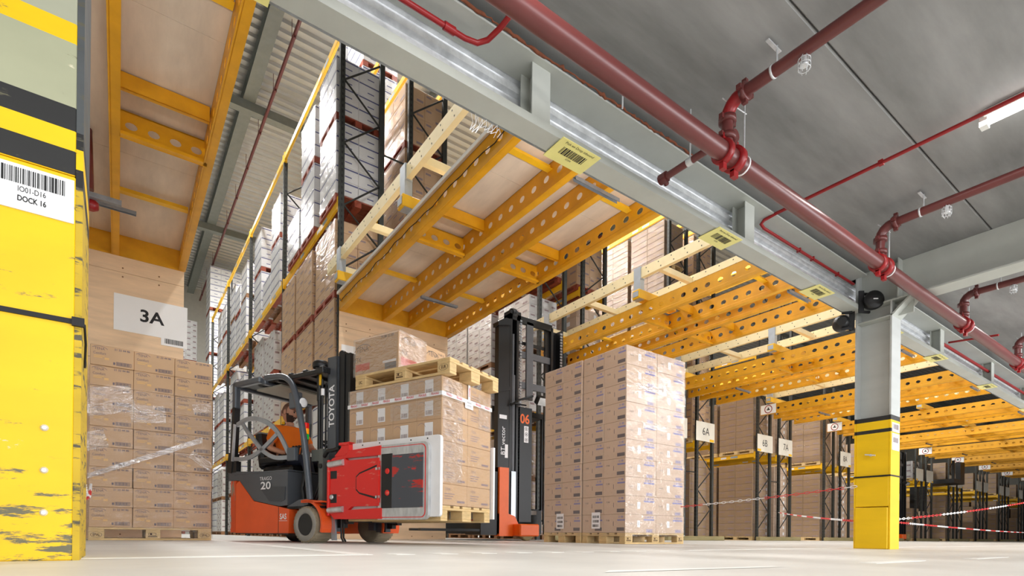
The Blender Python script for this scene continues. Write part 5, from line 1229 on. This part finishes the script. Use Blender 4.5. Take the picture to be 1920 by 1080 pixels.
MB().tube([(-1, 2.42, 2.645), (1.42, 2.42, 2.645), (1.49, 2.41, 2.65), (1.53, 2.37, 2.66), (1.55, 2.28, 2.67), (1.56, 1.5, 2.68), (1.56, -4, 2.68)], .014, 10).build('pipe_run', M['red'], t)
MB().tube([(1.30, 2.42, 2.645), (1.36, 2.42, 2.645)], .02, 10).build('pipe_clip', M['red'], t)
t = thing('red_conduit', 'thin red pipe along the header just past the yellow column', 'pipe')
MB().tube([(6.9, -5, 2.72), (6.9, 2.3, 2.72), (6.86, 2.42, 2.70), (6.76, 2.46, 2.69), (6.34, 2.46, 2.69)], .013, 10).tube([(8.6, 2.46, 2.62), (20, 2.46, 2.62)], .02, 10).tube([(8.55, 1.9, 2.56), (8.6, 2.4, 2.62)], .013, 8).build('pipe_run', M['red'], t)
t = thing('drop_pipe', 'maroon drop pipe with fittings between the dock column and the plywood wall', 'pipe')
w0, w1 = at(160, 190, 'y', 7.0), at(165, 355, 'y', 7.0)
MB().tube([w0, w1], .05, 12).build('pipe_run', M['maroon'], t); b = MB(); b.lathe([(.03, 0), (.06, .02), (.06, .08), (.03, .11)], 12, Matrix.Translation((w1.x+.03, 7.0, w1.z-.2))); b.build('valve', M['red'], t)
MB().bar(at(150, 360, 'y', 6.9), at(228, 383, 'y', 6.9), .05, .05).build('support_rail', M['galvdark'], t)
# tube light on the low ceiling
tl = thing('tube_light', 'lit fluorescent tube light on the concrete ceiling, top corner beside the red pipe', 'lamp', (4.46, .45, 2.76))
MB().cbox(-.05, .05, -.62, .62, .02, .06, .008).build('housing', M['white'], tl)
MB().tube([(0, -.60, 0), (0, .60, 0)], .022, 12).build('tube', mat('lit_tube', (1, 1, 1), .4, var=0, emit=((1, .98, .92), 7)), tl)
b = MB().box(-.03, .03, .60, .64, -.03, .03).box(-.03, .03, -.64, -.60, -.03, .03); b.build('end_cap', M['white'], tl)
# loudspeakers on the column
def speaker(loc, rz, lab, s=1.):
    t = thing('loudspeaker', lab, 'speaker', loc, rz)
    m = MB(); m.lathe([(.05*s, -.07), (.075*s, -.05), (.09*s, 0), (.092*s, .03), (.08*s, .045), (.0001, .05)], 24, Matrix.Rotation(PI/2, 4, 'X') @ Matrix.Rotation(PI/4, 4, 'Z') @ Matrix.Diagonal((1, 1, 1, 1))); m.build('speaker_body', M['fk_black'], t)
    m = MB(); m.bar((-.10*s, .02, -.11*s), (-.10*s, .02, .11*s), .012, .05); m.bar((-.10*s, .04, .09*s), (.0, .06, .09*s), .02); m.bar((-.10*s, .04, -.09*s), (0, .06, -.09*s), .02); m.build('mount_bracket', M['ink'], t)
    m = MB(); rect(m, -.022, .022, -.005, .005, FRONT(0, -.051, .0)); m.build('badge', M['labelwhite'], t)
speaker((6.05, 2.30, 2.46), math.radians(-42), 'round black loudspeaker on the near side of the steel column')
speaker((5.98, 2.56, 2.30), math.radians(115), 'black loudspeaker facing the aisle behind the steel column', .9)
# ---------------------------------------------------------------- barrier chains
LINK = []
def chain(name_label, a, b_, sag, n, run=9, s=1.):
    run = 15
    t = thing('barrier_chain', name_label, 'chain', (0, 0, 0), 0, 'red and white barrier chains')
    a, b_ = Vector(a), Vector(b_); cols = [MB(), MB()]
    P = lambda u: a + (b_-a)*u - Vector((0, 0, sag*4*u*(1-u)))
    n = max(n, 10); L = .062; n = int((b_-a).length/L)
    for k in range(n):
        p, q = P(k/n), P((k+1)/n); d = (q-p).normalized(); side = Vector((0, 0, 1)) if k % 2 else d.cross(Vector((0, 0, 1))).normalized()
        h = side.cross(d).cross(d) if False else side
        c = (p+q)/2; l, w = L*.60, L*.18
        pts = [c + d*l*math.cos(2*PI*j/8) + h*w*math.sin(2*PI*j/8) for j in range(9)]
        cols[(k//run) % 2].tube(pts, .0038, 4, False)
    for m, c, nm in ((cols[0], 'labelwhite', 'white_links'), (cols[1], 'red', 'red_links')):
        if m.v: m.build(nm, M['chainred'] if c == 'red' else M[c], t)['kind'] = 'stuff'
M['chainred'] = mat('chain_red', srgb(222, 40, 44), .4, var=0)
chain('red and white barrier chain from the yellow column to behind the tall double stack', (6.62, 6.3, .50), (6.07, 2.44, .63), .03, 110, 12)
chain('red and white barrier chain hanging from the yellow column to the rack with sign 6B', (17.0, 9.1, .90), (6.09, 2.47, .28), .02, 190, 12)
chain('red and white barrier chain rising to the far side past the yellow column', (6.30, 2.35, .28), (12.9, 2.3, .80), .03, 150, 12)
chain('red and white barrier chain sinking away behind the other chain past the column', (6.30, 2.42, .30), (25.8, 5.0, .36), .02, 260, 12)
chain('short red and white barrier chain between the dock column and the wrapped stack', (-.12, 2.93, .30), (-.24, 7.58, .62), .10, 60, 5)
# torn netting left under the header
t = thing('net_scrap', 'scrap of torn white netting hanging under the header beside the boarded deck', 'net')
b = MB(); r = random.Random(9); P = {}
x0_, x1_ = at(885, 205, 'y', 2.53).x, at(938, 238, 'y', 2.53).x
for i in range(9):
    for j in range(3): P[i, j] = Vector((x0_+(x1_-x0_)*(i+.5*(j % 2))/8+r.uniform(-.006, .006), 2.54+.012*j+r.uniform(-.006, .006), 2.395-.028*j*(1.5 if i < 3 else .8)+r.uniform(-.006, .004)))
for i in range(9):
    for j in range(3):
        if j < 2:
            b.tube([P[i, j], P[i, j+1]], .0018, 4)
            if i < 8 and r.random() > .2: b.tube([P[i, j+1], P[i+1, j]], .0018, 4)
b.build('torn_mesh', M['labelwhite'], t)['kind'] = 'stuff'
